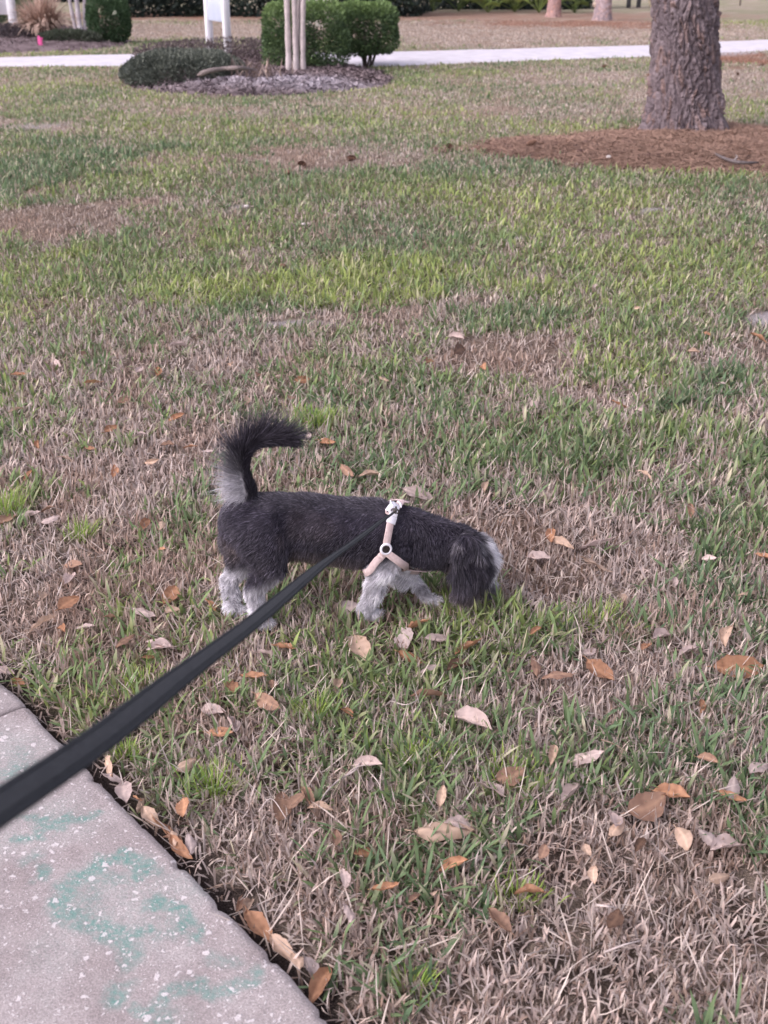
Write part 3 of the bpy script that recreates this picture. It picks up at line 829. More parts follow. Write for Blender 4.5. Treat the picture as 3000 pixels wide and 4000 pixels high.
for px, py, s, lab in [
    (2366, 257, 1.25, 'dark pine cone on the lawn left of big pine, near the driveway'), (2532, 290, .95, 'brown pine cone lying just left of the big pine trunk'), (2880, 286, .95, 'small brown pine cone on the lawn right of the big pine'),
    (1178, 634, 1.1, 'dark pine cone in brown lawn patch, middle distance left of straw'), (1372, 612, 1.1, 'dark pine cone at the right end of the brown lawn patch'), (850, 891, .6, 'small dark pine cone in grass between sign and dog'),
    (1755, 566, 1.1, 'dark pine cone at the left tip of the straw bed'), (2075, 574, 1.0, 'left one of two pine cones in dark straw'), (2222, 570, 1.05, 'right one of two pine cones in dark straw'), (1105, 1030, .6, 'little dark pine cone in bright green grass behind the dog'),
    (1125, 668, .9, 'dark pine cone just below the brown lawn patch'), (2975, 250, .9, 'dark pine cone on reddish needles by the driveway at right edge')]:
    o = bpy.data.objects.new('pine_cone', CONE_ME); COL.objects.link(o)
    p = ground(px, py, .03); o.location = (p[0], p[1], .018 if py not in (574, 570) else .065); o.scale = (s * .8, s * .8, s * 1.0)
    o.rotation_euler = (math.pi / 2 + random.uniform(-.3, .3), random.uniform(-.3, .3), random.uniform(0, 6.28))
    tag(o, lab, 'pine cone', 'pine cones on the lawn')

# pale bare leaf stub and pebble on the straw
M_PEB = mat_noise('pebble', (.40, .35, .34), (.55, .5, .48), 40, .8)
def pebble(px, py, s, lab, z=.06):
    mb = MB(); th = np.linspace(0, np.pi, 7); ph = np.linspace(0, 2 * np.pi, 12, endpoint=False)
    P = np.stack([np.stack([np.sin(t) * np.cos(ph), np.sin(t) * np.sin(ph) * .8, np.full_like(ph, np.cos(t) * .6)], -1) for t in th])
    P = P * (1 + .35 * (fbm(P[..., 0] * 1.5 + 5, P[..., 1] * 1.5 + px, P[..., 2] * 1.5, seed=3, octaves=2)[..., None] - .5)) * s
    mb.grid(P, True); o = mb.build('pebble', M_PEB, smooth=True, color=False); o.location = ground(px, py, z); tag(o, lab, 'pebble')
pebble(2377, 612, .019, 'small pale pebble on the pine straw left of the trunk', .075)
pebble(1185, 875, .014, 'small whitish pebble in the grass, middle distance', .02)
pebble(962, 806, .018, 'flat pale stone in grass between low juniper and the dog', .02)

# ------------------------------------------------------------------ mulch beds
def mulch_col(x, y):
    n = fbm(x * 6, y * 6, seed=71, octaves=4)
    g = ground(1100, 345)
    w = np.exp(-((x - g[0]) / 1.1) ** 2 - ((y - g[1]) / .5) ** 2)
    c = mixc(np.array([.12, .09, .095]) + 0 * x[:, None], np.array([.21, .165, .17]), sstep(.35, .65, n))
    return mixc(c, np.array([.42, .38, .42]), np.clip(w * 1.6 * n, 0, .85))
o, gb = poly_mound(BED, .09, .05, 70, mulch_col, 'mulch_bed', M_MULCH)
tag(o, 'grey-brown mulch island under the white sign and clipped shrubs', 'mulch', kind='stuff')
o, gl = poly_mound(LBED, .09, .07, 75, mulch_col, 'mulch_bed', M_MULCH)
tag(o, 'dark mulch island with pink flag across the driveway', 'mulch', kind='stuff')
def chips(poly, g, n, seed, name, lab):
    r = np.random.default_rng(seed); P = np.array(poly)[:, :2]; lo, hi = P.min(0), P.max(0)
    x, y = r.uniform(lo[0], hi[0], n), r.uniform(lo[1], hi[1], n); z, d = zlook(g, x, y); ok = d > .0; x, y, z = x[ok], y[ok], z[ok]; m = len(x)
    a = r.uniform(0, 6.28, m); L = r.uniform(.012, .03, m); w = r.uniform(.004, .010, m)
    d3 = np.stack([np.cos(a), np.sin(a), r.normal(0, .4, m)], 1) * L[:, None]; s3 = np.stack([-np.sin(a), np.cos(a), r.normal(.3, .5, m)], 1) * w[:, None]
    c = np.stack([x, y, z + .015], 1)
    V = np.stack([c - d3 - s3, c - d3 + s3, c + d3 + s3, c + d3 - s3], 1).reshape(-1, 3)
    mb = MB(); mb.raw(V, np.arange(4 * m).reshape(-1, 4), None, np.repeat(mulch_col(x, y) * r.uniform(.5, 1.5, (m, 1)), 4, 0))
    tag(mb.build(name, M_NEEDLE), lab, 'mulch', kind='stuff')
chips(BED, gb, 22000, 5, 'mulch_chips', 'loose mulch chips on the sign island')
chips(LBED, gl, 9000, 6, 'mulch_chips', 'loose mulch chips on the far left island')

# ------------------------------------------------------------------ shrubs
def leaf_cloud(mb, c, n3, size, col, r, aspect=.55):
    """rhombic leaves, each folded along its midrib"""
    m = len(c)
    d = n3 + r.normal(0, .6, (m, 3)); d /= np.linalg.norm(d, axis=1)[:, None] + 1e-9
    s = np.cross(d, r.normal(0, 1, (m, 3))); s /= np.linalg.norm(s, axis=1)[:, None] + 1e-9
    u = np.cross(s, d)
    L = np.broadcast_to(size, (m,))[:, None] * r.uniform(.7, 1.3, (m, 1))
    V = np.stack([c, c + d * L * .5 + s * L * aspect * .5 + u * L * .08, c + d * L, c + d * L * .5 - s * L * aspect * .5 + u * L * .08], 1).reshape(-1, 3)
    b = np.arange(m)[:, None] * 4
    mb.raw(V, None, np.concatenate([b + [0, 1, 2], b + [0, 2, 3]]), np.repeat(col, 4, 0))

def shrub(name, base, w, dpt, h, z0, n, seed, lab, cat='shrub', group=None, leaf=.04, boxy=3.0, c_lo=(.055, .095, .052), c_hi=(.20, .29, .10), stems=6, holes=.0, flowers=0, par=None, topc=.5, mound=False):
    r = np.random.default_rng(seed)
    t = par or empty(name, base)
    if par is None: tag(t, lab, cat, group)
    u = r.normal(0, 1, (n, 3)); u /= np.linalg.norm(u, axis=1)[:, None]
    sup = (np.abs(u) ** boxy).sum(1) ** (-1 / boxy)
    lump = .86 + .32 * fbm(u[:, 0] * 2.2 + seed, u[:, 1] * 2.2, u[:, 2] * 2.2 + 7, seed=seed, octaves=3)
    depth = 1 - .5 * r.random(n) ** 2.2
    half = np.array([w / 2, dpt / 2, (h - z0) / 2])
    p = u * (sup * lump * depth)[:, None] * half
    p[:, 2] += (h + z0) / 2
    gapn = fbm(p[:, 0] * 5.5 / max(w, .5), p[:, 1] * 5.5 / max(w, .5), p[:, 2] * 5.5 / max(w, .5), seed=seed + 3, octaves=2)
    ok = (gapn > .30 + holes) & (p[:, 2] > .02); p, u = p[ok], u[ok]; m = len(p)
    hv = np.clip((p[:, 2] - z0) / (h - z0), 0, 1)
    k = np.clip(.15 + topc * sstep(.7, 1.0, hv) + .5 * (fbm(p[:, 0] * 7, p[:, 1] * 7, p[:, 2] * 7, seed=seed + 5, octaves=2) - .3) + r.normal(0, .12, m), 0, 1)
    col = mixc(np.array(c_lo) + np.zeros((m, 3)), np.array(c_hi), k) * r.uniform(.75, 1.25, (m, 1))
    mb = MB(); leaf_cloud(mb, p, u + [0, 0, .3], leaf, col, r)
    mb.build('foliage', M_LEAF, t)
    if stems:
        for i in range(stems):
            a = r.uniform(0, 6.28); e = np.array([math.cos(a) * w * .3 * r.random(), math.sin(a) * dpt * .3 * r.random(), h * .7])
            s0 = np.array([math.cos(a) * .05, math.sin(a) * .05, -.03])
            mb = MB(); mb.tube(catmull([s0, (s0 + e) / 2 + r.normal(0, .04, 3), e], 7), np.linspace(.02, .008, 7), 6, col=np.array([.10, .08, .075])); mb.build('stem', M_BARK, t)
    if flowers:
        for i in range(flowers):
            q = np.array([r.uniform(.1, .3) * w, -dpt * .45, h * r.uniform(.5, .7)]); mb = MB()
            cc = q + r.normal(0, .02, (14, 3)); leaf_cloud(mb, cc, r.normal(0, 1, (14, 3)), .035, np.tile([.6, .62, .5], (14, 1)), r, .9); mb.build('blossom', M_LEAF, t)
    return t

def S(px_l, px_r, py_top, py_base, dpt_ratio=.9):
    b = ground((px_l + px_r) / 2, py_base); k = ppm(py_base)
    w = (px_r - px_l) / k; dpt = w * dpt_ratio
    b = b + np.array([0, dpt * .35, 0]); top = at_depth(1500, py_top, b[1])[2]
    return b, w, dpt, top
b, w, d, h = S(1035, 1345, 18, 288, .8); SH1 = b
shrub('clipped_shrub', b, w, d, h, .02, 15000, 3, 'wide clipped green shrub behind the pale multi-stem trunk on the mulch island', group='clipped shrubs', leaf=.045, boxy=7, stems=7)
b, w, d, h = S(1322, 1545, 14, 268, .9)
shrub('clipped_shrub', b, w, d, h, .20, 11000, 8, 'narrower clipped green shrub with bare stems at its foot', group='clipped shrubs', leaf=.045, boxy=5.0, stems=9)
b, w, d, h = S(340, 502, -25, 172, .9)
shrub('clipped_shrub', b, w, d, h, .0, 10000, 13, 'rounded dark green shrub right of the far left pale trunk', group='clipped shrubs', leaf=.05, boxy=2.6, stems=5, flowers=2, c_hi=(.085, .15, .06), topc=.2)
b, w, d, h = S(-160, 165, -30, 118, .6)
shrub('clipped_shrub', b, w, d, h, .0, 9000, 17, 'dark green shrub behind the sign at the far left edge', group='clipped shrubs', leaf=.055, boxy=3.2, stems=5, topc=.2)

# low ground covers
b, w, d, h = S(500, 945, 232, 366, .62); b = ground(722, 318)
shrub('juniper_mound', b, w * 1.06, 1.95, .36, -.1, 15000, 21, 'low grey-green juniper mound spreading at the front left of the island', 'ground cover', leaf=.05, boxy=2.3, c_lo=(.075, .088, .075), c_hi=(.18, .195, .155), stems=4, topc=.25)
b = ground(880, 250)
shrub('bare_ground_cover', b, 2.6, 1.3, .34, -.05, 8000, 23, 'dull purple-brown low shrub around the feet of the sign posts', 'ground cover', leaf=.045, boxy=2.4, c_lo=(.115, .09, .092), c_hi=(.21, .165, .16), stems=8, topc=.1, holes=.06)
b = ground(275, 178)
shrub('juniper_mound', b, 1.1, .8, .26, -.05, 5000, 25, 'small low green mound below the far left pale trunk', 'ground cover', leaf=.05, boxy=2.2, c_lo=(.05, .06, .045), c_hi=(.12, .14, .09), stems=3, topc=.1)
b = ground(30, 160)
shrub('bare_ground_cover', b, 2.0, 1.2, .30, -.05, 7000, 27, 'dark purplish low shrub under the sign at the far left edge', 'ground cover', leaf=.045, boxy=2.3, c_lo=(.06, .05, .058), c_hi=(.12, .10, .11), stems=4, topc=.1)

# weathered log edge lying in the juniper
mb = MB(); lp = [ground(772, 294, .23), ground(815, 278, .28), ground(880, 268, .30), ground(940, 266, .31), ground(1000, 272, .24)]
pp = catmull(lp, 24); rr = np.interp(np.linspace(0, 1, 24), [0, .1, .8, 1], [.012, .028, .024, .008]) * (.8 + .4 * fbm(np.arange(24) * .6, np.zeros(24), seed=2, octaves=2))
mb.tube(pp, rr, 10, col=(.20, .165, .16)); o = mb.build('weathered_log', M_BARK, smooth=True)
tag(o, 'pale weathered log lying along the dark ground cover in front of the sign', 'log')

# small dried plant
def blades_plant(name, base, n, L, spread, w, c1, c2, seed, lab, cat, group=None, droop=.9):
    r = np.random.default_rng(seed); t = empty(name, base); tag(t, lab, cat, group)
    pos = np.stack([r.normal(0, max(.05, spread * .25) * 1.3, n), r.normal(0, spread * .25, n), np.zeros(n)], 1)
    yaw = r.uniform(0, 6.28, n); Ls = L * r.uniform(.55, 1.1, n)
    col = mixc(np.array(c1) + np.zeros((n, 3)), np.array(c2), r.random(n)) * r.uniform(.75, 1.2, (n, 1))
    v, q, tt, c = blades(pos, yaw, Ls, np.full(n, w), r.uniform(.05, spread, n), r.uniform(.2, droop, n), col, 4, None, seed)
    mb = MB(); mb.raw(v, q, tt, c); mb.build('blades', M_NEEDLE, t)['kind'] = 'stuff'
    return t
blades_plant('dried_plant', ground(1012, 318, .05), 60, .34, .7, .02, (.36, .27, .23), (.24, .19, .17), 31, 'small dried brown plant between the log and pale trunk', 'dried plant')
t = blades_plant('dry_ornamental_grass', ground(170, 150, .05), 900, .88, .26, .026, (.60, .45, .37), (.36, .25, .21), 33, 'tall clump of dry brown ornamental grass at upper left', 'ornamental grass', droop=2.6)

# ------------------------------------------------------------------ crape myrtles with pale stems
M_MYRT = mat_attr('smooth_bark', .75, .15, 0, .2, 14, (30, .4, .01))
def myrtle(base, stems, lab, col, seed, crown=True):
    r = np.random.default_rng(seed)
    t = empty('crape_myrtle', base); tag(t, lab, 'tree', 'pale multi-stem trees')
    for (x0, y0, x1, y1, rad) in stems:
        mb = MB()
        p0 = np.array([x0, y0, -.05]); p1 = np.array([x1, y1, 1.6]); p2 = p1 + (p1 - p0) * .9 + r.normal(0, .05, 3)
        pts = catmull([p0, p0 * .6 + p1 * .4 + r.normal(0, .012, 3), p1, p2], 44)
        rr = np.interp(np.linspace(0, 1, 44), [0, .06, .5, 1], [rad * 1.3, rad, rad * .85, rad * .5]) * (1 + .10 * np.sin(np.arange(44) * .9 + seed))
        c = mixc(np.array(col) + np.zeros((44, 3)), np.array(col) * [.78, .72, .7], fbm(np.arange(44) * .25, np.full(44, rad * 99), seed=seed, octaves=2))
        mb.tube(pts, rr, 10, col=np.repeat(c, 10, 0)); tr = mb.build('trunk', M_MYRT, t, True)
        for k in range(4):
            a = r.uniform(0, 6.28); e = p2 + np.array([math.cos(a), math.sin(a), 1.2]) * r.uniform(.5, .9)
            mb = MB(); mb.tube(catmull([p2, (p2 + e) / 2 + r.normal(0, .05, 3), e], 6), np.linspace(rad * .4, .006, 6), 6, col=col); mb.build('branch', M_MYRT, tr, True)
    return t
gb_ = ground(1158, 305)
myrtle(gb_, [(-.10, 0, -.10, .02, .043), (0, -.02, .01, 0, .040), (.09, .0, .145, .03, .038), (.0, .10, .12, .14, .028)], 'pale multi-stem trunk in front of the wide clipped shrub', (.50, .44, .44), 41)
gb_ = ground(312, 132)
myrtle(gb_, [(-.07, 0, -.20, 0, .042), (.03, -.02, .04, 0, .055), (.10, .03, .27, .05, .038)], 'pale multi-stem trunk beside dry ornamental grass at upper left', (.46, .43, .46), 43)
gb_ = ground(1242, 105)
myrtle(gb_, [(-.2, 0, -.26, 0, .075), (.0, 0, .0, 0, .065), (.22, 0, .24, 0, .11)], 'far pale multi-stem trunk seen just over the wide clipped shrub', (.42, .40, .36), 45)

# ------------------------------------------------------------------ signs
M_WHITE = mat_noise('white_vinyl', (.72, .71, .74), (.80, .79, .82), 6, .5, .4)
M_BOARD = mat_noise('pale_blue_board', (.50, .55, .66), (.56, .61, .72), 4, .55, .3)
M_BOARDW = mat_noise('white_board', (.70, .68, .72), (.78, .76, .80), 4, .55, .3)
def sign(pl, pr, half, z_board, height, mat_board, lab, posts=True):
    c = (pl + pr) / 2; t = empty('sign', (c[0], c[1], 0)); tag(t, lab, 'sign', 'white post signs')
    v = pr - pl; yaw = math.atan2(v[1], v[0]); R = np.array(Matrix.Rotation(yaw, 3, 'Z'))
    for p in (pl, pr):
        mb = MB(); q = p - c
        mb.box((q[0], q[1], height / 2 - .1), (half, half, height / 2 + .1), R, .012); o = mb.build('post', M_WHITE, t, color=False)
        mb = MB(); mb.box((q[0], q[1], height + .025), (half * 1.25, half * 1.25, .022), R, .01); mb.build('post_cap', M_WHITE, o, color=False)
    wid = np.linalg.norm(v[:2]) / 2 - half
    mb = MB(); mb.box((0, 0, (z_board + height - .1) / 2), (wid - .002, .02, (height - .1 - z_board) / 2), R, .006); mb.build('board', mat_board, t, color=False)
    return t
pl, pr = ground(823, 215), ground(892, 232)
_k = (pr - pl)
sign(pl, pr, .056, at_depth(860, 83, (pl[1] + pr[1]) / 2)[2], 2.3, M_BOARD, 'white two-post sign with a pale blue board on the sign island')
pr = ground(58, 134); pl = pr + np.array([-1.9, .1, 0])
sign(pl, pr, .075, at_depth(20, 57, pr[1])[2], 2.2, M_BOARDW, 'white two-post sign cut off at the top left corner')

# pink marker flag
fl = empty('marker_flag', ground(150, 196)); tag(fl, 'small bright pink marker flag stuck in the far left island', 'flag')
mb = MB(); mb.tube([(0, 0, -.03), (.002, 0, .1), (.008, 0, .26)], .0022, 6, col=(.1, .1, .1)); mb.build('wire', M_NEEDLE, fl)
th = np.linspace(0, 1, 7); zz = np.linspace(.05, .24, 7)
P = np.stack([np.stack([.002 + .005 * z * 4 + th * .09 + .01 * np.sin(z * 30), .012 * np.sin(th * 5 + z * 9), np.full(7, z) - .035 * th + .01 * np.sin(th * 7)], -1) for z in zz])
mb = MB(); mb.grid(P, col=(.85, .12, .36))
M_FLAG = mat_noise('pink_film', (.82, .10, .36), (.9, .16, .42), 20, .45, .4, transl=.35)
mb.build('pennant', M_FLAG, fl, True, False)

# ------------------------------------------------------------------ far edge of the woods
r = np.random.default_rng(99)
def undergrowth():
    n = 62000
    x = r.uniform(-20, 7.0, n); front = np.interp(x, [-40, -8.6, -7.9, 1.0, 1.8, 20], [47, 47, 34.3, 34.6, 40, 41.5]) + .5 * np.sin(x * .9) + 1.0 * fbm(x * .5, x * 0, seed=81, octaves=3)
    y = front + np.abs(r.normal(0, .9, n)); hmax = 2.6 + 1.2 * fbm(x * .8, x * 0 + 3, seed=82, octaves=3)
    z = r.random(n) ** 1.25 * hmax
    lump = fbm(x * 1.3, y * 1.3, z * 1.3, seed=83, octaves=3); ok = lump > .22
    p = np.stack([x, y, z], 1)[ok]; m = len(p)
    k = np.clip((fbm(p[:, 0] * 2, p[:, 1] * 2, p[:, 2] * 2, seed=84, octaves=2) - .3) * 1.2, 0, 1)
    col = mixc(np.array([.022, .032, .030]) + np.zeros((m, 3)), np.array([.05, .072, .048]), k)
    mb = MB(); leaf_cloud(mb, p, r.normal(0, 1, (m, 3)) + [0, -.8, .3], .15, col, r, .6)
    tag(mb.build('undergrowth', M_LEAF), 'dark evergreen undergrowth along the far edge of the field', 'undergrowth', kind='stuff')
undergrowth()
def palmetto(px, py, seed, nfr, lab, c=(.10, .155, .05), size=.8):
    rr = np.random.default_rng(seed); t = empty('palmetto', ground(px, py)); tag(t, lab, 'palmetto', 'palmettos at the wood edge')
    for k in range(nfr):
        a = rr.uniform(0, 6.28); el = rr.uniform(.35, 1.25); L = size * rr.uniform(.55, 1.0)
        tip = np.array([math.cos(a) * math.cos(el), math.sin(a) * math.cos(el), math.sin(el)]) * L
        mb = MB(); cc = np.array(c) * rr.uniform(.6, 1.4)
        mb.tube(catmull([(0, 0, 0), tip * .5 + [0, 0, .05], tip], 5), .008, 5, col=cc * .8)
        fwd = tip / L; sd_ = np.cross(fwd, [0, 0, 1]); sd_ /= np.linalg.norm(sd_); up = np.cross(sd_, fwd)
        for j in range(13):
            f = (j - 6) / 6 * 1.35; d = fwd * math.cos(f) + sd_ * math.sin(f); s2 = -fwd * math.sin(f) + sd_ * math.cos(f)
            l2 = .42 * size * (1 - .25 * abs(f)); e = tip + d * l2 - np.array([0, 0, .10 * size])
            mb.raw([tip, tip + d * l2 * .5 + s2 * .022 + up * .02, e, tip + d * l2 * .5 - s2 * .022 + up * .02], None, [[0, 1, 2], [0, 2, 3]], cc * rr.uniform(.8, 1.2))
        mb.build('frond', M_LEAF, t)
for i, (px, py, n_, lab, sz) in enumerate([(1690, 46, 9, 'small dark palmetto at the left end of the palmetto row', .7), (1790, 44, 12, 'palmetto left of the yellowish one at the wood edge', .8), (1905, 48, 14, 'yellow-green palmetto in the middle of the row', .85),
        (2010, 46, 14, 'broad yellow-green palmetto left of the reddish far pine', .95), (2105, 50, 12, 'bright palmetto touching the reddish far pine trunk', .8), (2245, 50, 13, 'palmetto between the two far pine trunks', .85), (1560, 52, 8, 'low dull palmetto right of the narrower clipped shrub', .55)]):
    palmetto(px, py, 200 + i, n_ + 6, lab, (.32, .42, .13) if i in (2, 3, 4) else (.18, .26, .09), sz * 1.15)

# dark-legged bench and pale slatted frame at the far right
M_DARK = mat_noise('dark_paint', (.05, .05, .055), (.08, .08, .085), 8, .6)
M_PALEW = mat_noise('pale_wood', (.50, .42, .30), (.60, .52, .38), 8, .7)
bb = ground(2474, 30); t = empty('bench', bb); tag(t, 'dark bench with thick legs far behind the big pine, left of its trunk', 'bench')
for dx in (-.17, .17):
    mb = MB(); mb.box((dx, 0, .24), (.07, .05, .27), None, .01); mb.build('leg', M_DARK, t, color=False)
mb = MB(); mb.box((0, .1, .53), (.75, .22, .028), None, .008); mb.build('seat', M_DARK, t, color=False)
mb = MB(); mb.box((0, .32, .85), (.75, .03, .16), None, .008); mb.build('backrest', M_DARK, t, color=False)
bb = ground(2548, 33); t = empty('slatted_frame', bb); tag(t, 'pale yellow slanting wooden frame just left of the big pine trunk', 'frame')
for k in range(4):
    R = np.array(Matrix.Rotation(-.42, 3, 'Y')); mb = MB(); mb.box((-.25 + .16 * k, .02 * k, .55), (.045, .03, .60), R, .006); mb.build('slat', M_PALEW, t, color=False)
mb = MB(); mb.box((-.05, .10, .75), (.5, .03, .05), None, .006); mb.build('crossbar', M_PALEW, t, color=False)
bb = ground(2890, 22); t = empty('wooden_stake'); t.location = bb; tag(t, 'thin dark stake far right beyond the driveway', 'stake')
mb = MB(); mb.tube([(0, 0, -.05), (0, 0, .5), (.01, 0, 1.0)], [.025, .025, .022], 6, col=(.15, .11, .11)); mb.build('shaft', M_BARK, t)
mb = MB(); mb.box((.01, 0, 1.0), (.05, .02, .04), None, .005, col=(.15, .11, .11)); mb.build('cap', M_BARK, t)

# ------------------------------------------------------------------ the dog
def dog_mid(px): return 2.355 + .12 * (px - 1400) / 1616.0
def DP(px, py, dy=0.0): return at_depth(px, py, dog_mid(px) + dy)

def loft(mb, pts, ra, rb=None, n=20, k=None, side=(0, 1, 0)):
    """tube with rounded ends; ra = half width across the dog (y), rb = half height"""
    pts = np.asarray(pts, float); k = k or 5 * len(pts)
    P = catmull(pts, k); t = np.linspace(0, 1, len(pts))
    A = np.interp(np.linspace(0, 1, k), t, ra); B = A if rb is None else np.interp(np.linspace(0, 1, k), t, rb)
    T0 = P[1] - P[0]; T0 /= np.linalg.norm(T0); T1 = P[-1] - P[-2]; T1 /= np.linalg.norm(T1)
    pre, post = [], []
    for f in (.96, .8, .5, .2):
        r0, r1 = min(A[0], B[0]), min(A[-1], B[-1]); s = math.sqrt(1 - f * f)
        pre.append((P[0] - T0 * r0 * f, A[0] * s, B[0] * s)); post.append((P[-1] + T1 * r1 * f, A[-1] * s, B[-1] * s))
    pts2 = np.array([p[0] for p in pre] + list(P) + [p[0] for p in post[::-1]])
    A = np.concatenate([[p[1] for p in pre], A, [p[1] for p in post[::-1]]]); B = np.concatenate([[p[2] for p in pre], B, [p[2] for p in post[::-1]]])
    mb.tube(pts2, A, n, B, np.array(side, float))

PAW = {'hn': ground(1020, 2436, .014), 'hf': ground(908, 2392, .014), 'fn': ground(1432, 2408, .014), 'ff': ground(1700, 2360, .014)}
N_, F_ = -.052, .052
SEG = {}
SEG['torso'] = [DP(955, 2040), DP(1040, 2052), DP(1180, 2055), DP(1330, 2072), DP(1460, 2090), DP(1545, 2098)]
SEG['neck'] = [DP(1545, 2085), DP(1640, 2110), DP(1735, 2130), DP(1800, 2145)]
SEG['skull'] = [DP(1795, 2140), DP(1838, 2165, .004), DP(1862, 2200, .008)]
SEG['muzzle'] = [DP(1862, 2210, .01), DP(1882, 2270, .02), DP(1892, 2340, .03)]
SEG['ear_n'] = [DP(1818, 2105, -.046), DP(1824, 2170, -.066), DP(1826, 2250, -.070), DP(1832, 2325, -.066)]
SEG['ear_f'] = [DP(1822, 2100, .056), DP(1832, 2165, .078), DP(1838, 2230, .080), DP(1845, 2290, .074)]
SEG['tail'] = [DP(985, 1990), DP(968, 1930), DP(950, 1860), DP(948, 1800), DP(972, 1750), DP(1030, 1722), DP(1100, 1716), DP(1150, 1728)]
SEG['thigh_n'] = [DP(1000, 2060, N_ * .8), DP(1040, 2130, N_), DP(1062, 2210, N_)]
SEG['thigh_f'] = [DP(960, 2050, F_ * .8), DP(950, 2120, F_), DP(945, 2190, F_)]
hk = DP(985, 2305, N_); SEG['shank_n'] = [DP(1062, 2210, N_), (DP(1062, 2210, N_) + hk) / 2, hk]
SEG['foot_n'] = [hk, hk * .45 + PAW['hn'] * .55 + [0, 0, .004], PAW['hn'] + [0, 0, .01], PAW['hn'] + [.018, -.002, .002]]
hk = DP(900, 2268, F_); SEG['shank_f'] = [DP(945, 2190, F_), (DP(945, 2190, F_) + hk) / 2, hk]
SEG['foot_f'] = [hk, hk * .45 + PAW['hf'] * .55, PAW['hf'] + [0, 0, .01], PAW['hf'] + [.022, 0, .002]]
el = DP(1470, 2240, -.055)
SEG['arm_n'] = [DP(1525, 2120, -.05), DP(1500, 2190, -.056), el]
SEG['fore_n'] = [el, el * .5 + PAW['fn'] * .5 + [.004, 0, 0], PAW['fn'] + [-.004, 0, .02], PAW['fn'] + [.028, 0, .004]]
el = DP(1590, 2258, .045)
SEG['arm_f'] = [DP(1550, 2130, .045), DP(1560, 2200, .05), el]
SEG['fore_f'] = [el, el * .5 + PAW['ff'] * .5 + [0, 0, .004], PAW['ff'] + [-.024, 0, .022], PAW['ff'] + [.008, 0, .006]]
RAD = {'torso': ([.058, .072, .070, .074, .078, .066], [.066, .078, .076, .080, .088, .078]), 'neck': ([.062, .056, .052, .052], [.074, .066, .058, .054]),
       'skull': ([.050, .054, .046], [.050, .052, .046]), 'muzzle': ([.036, .026, .020], [.038, .028, .020]),
       'ear_n': ([.010, .010, .010, .008], [.026, .040, .042, .028]), 'ear_f': ([.010, .010, .010, .007], [.026, .036, .038, .022]),
       'tail': ([.024, .020, .015, .013, .012, .012, .011, .008], None), 'thigh_n': ([.036, .038, .028], [.062, .058, .036]), 'thigh_f': ([.036, .036, .026], [.056, .052, .034]),
       'shank_n': ([.026, .022, .017], [.034, .026, .018]), 'shank_f': ([.024, .021, .017], [.030, .024, .018]), 'foot_n': ([.017, .0165, .019, .014], None), 'foot_f': ([.017, .0165, .019, .014], None),
       'arm_n': ([.026, .028, .025], [.050, .046, .032]), 'arm_f': ([.026, .028, .024], [.046, .042, .030]), 'fore_n': ([.024, .019, .018, .013], None), 'fore_f': ([.018, .0135, .013, .012], None)}
mb = MB()
for k, pts in SEG.items():
    ra, rb = RAD[k]
    sd_ = (0, 1, 0)
    loft(mb, pts, ra, rb, side=sd_)
tmp = add('dog_cage', mb.mesh('dog_cage', color=False))
mod = tmp.modifiers.new('r', 'REMESH'); mod.mode = 'VOXEL'; mod.voxel_size = .0055
mod2 = tmp.modifiers.new('s', 'SMOOTH'); mod2.factor = .5; mod2.iterations = 5
dg = bpy.context.evaluated_depsgraph_get()
dog_me = bpy.data.meshes.new_from_object(tmp.evaluated_get(dg)); dog_me.name = 'dog'
bpy.data.objects.remove(tmp, do_unlink=True)
nvt = len(dog_me.vertices); co = np.empty(nvt * 3, np.float32); dog_me.vertices.foreach_get('co', co); co = co.reshape(-1, 3).astype(float)
dog_me.polygons.foreach_set('use_smooth', np.ones(len(dog_me.polygons), bool))

SEGL = []      # (a, b, name, radius, t along chain)
for k, pts in SEG.items():
    ra, rb = RAD[k]; rb = ra if rb is None else rb
    P = catmull(pts, 4 * len(pts)); t = np.linspace(0, 1, len(P)); rr = np.interp(t, np.linspace(0, 1, len(ra)), (np.array(ra) + np.array(rb)) / 2)
    for i in range(len(P) - 1): SEGL.append((P[i], P[i + 1], k, rr[i], t[i]))
def dog_region(p):
    best = np.full(len(p), 9.0); nm = np.zeros(len(p), int); tt = np.zeros(len(p)); dirs = np.zeros((len(p), 3)); near = np.zeros((len(p), 3))
    names = list(SEG)
    for a, b, k, r_, t_ in SEGL:
        v = b - a; s = np.clip(((p - a) @ v) / (v @ v), 0, 1); q = a + s[:, None] * v
        d = np.linalg.norm(p - q, axis=1) - r_
        u = d < best
        best[u] = d[u]; nm[u] = names.index(k); tt[u] = t_; dirs[u] = v / np.linalg.norm(v); near[u] = q[u]
    return np.array(names)[nm], tt, dirs, near

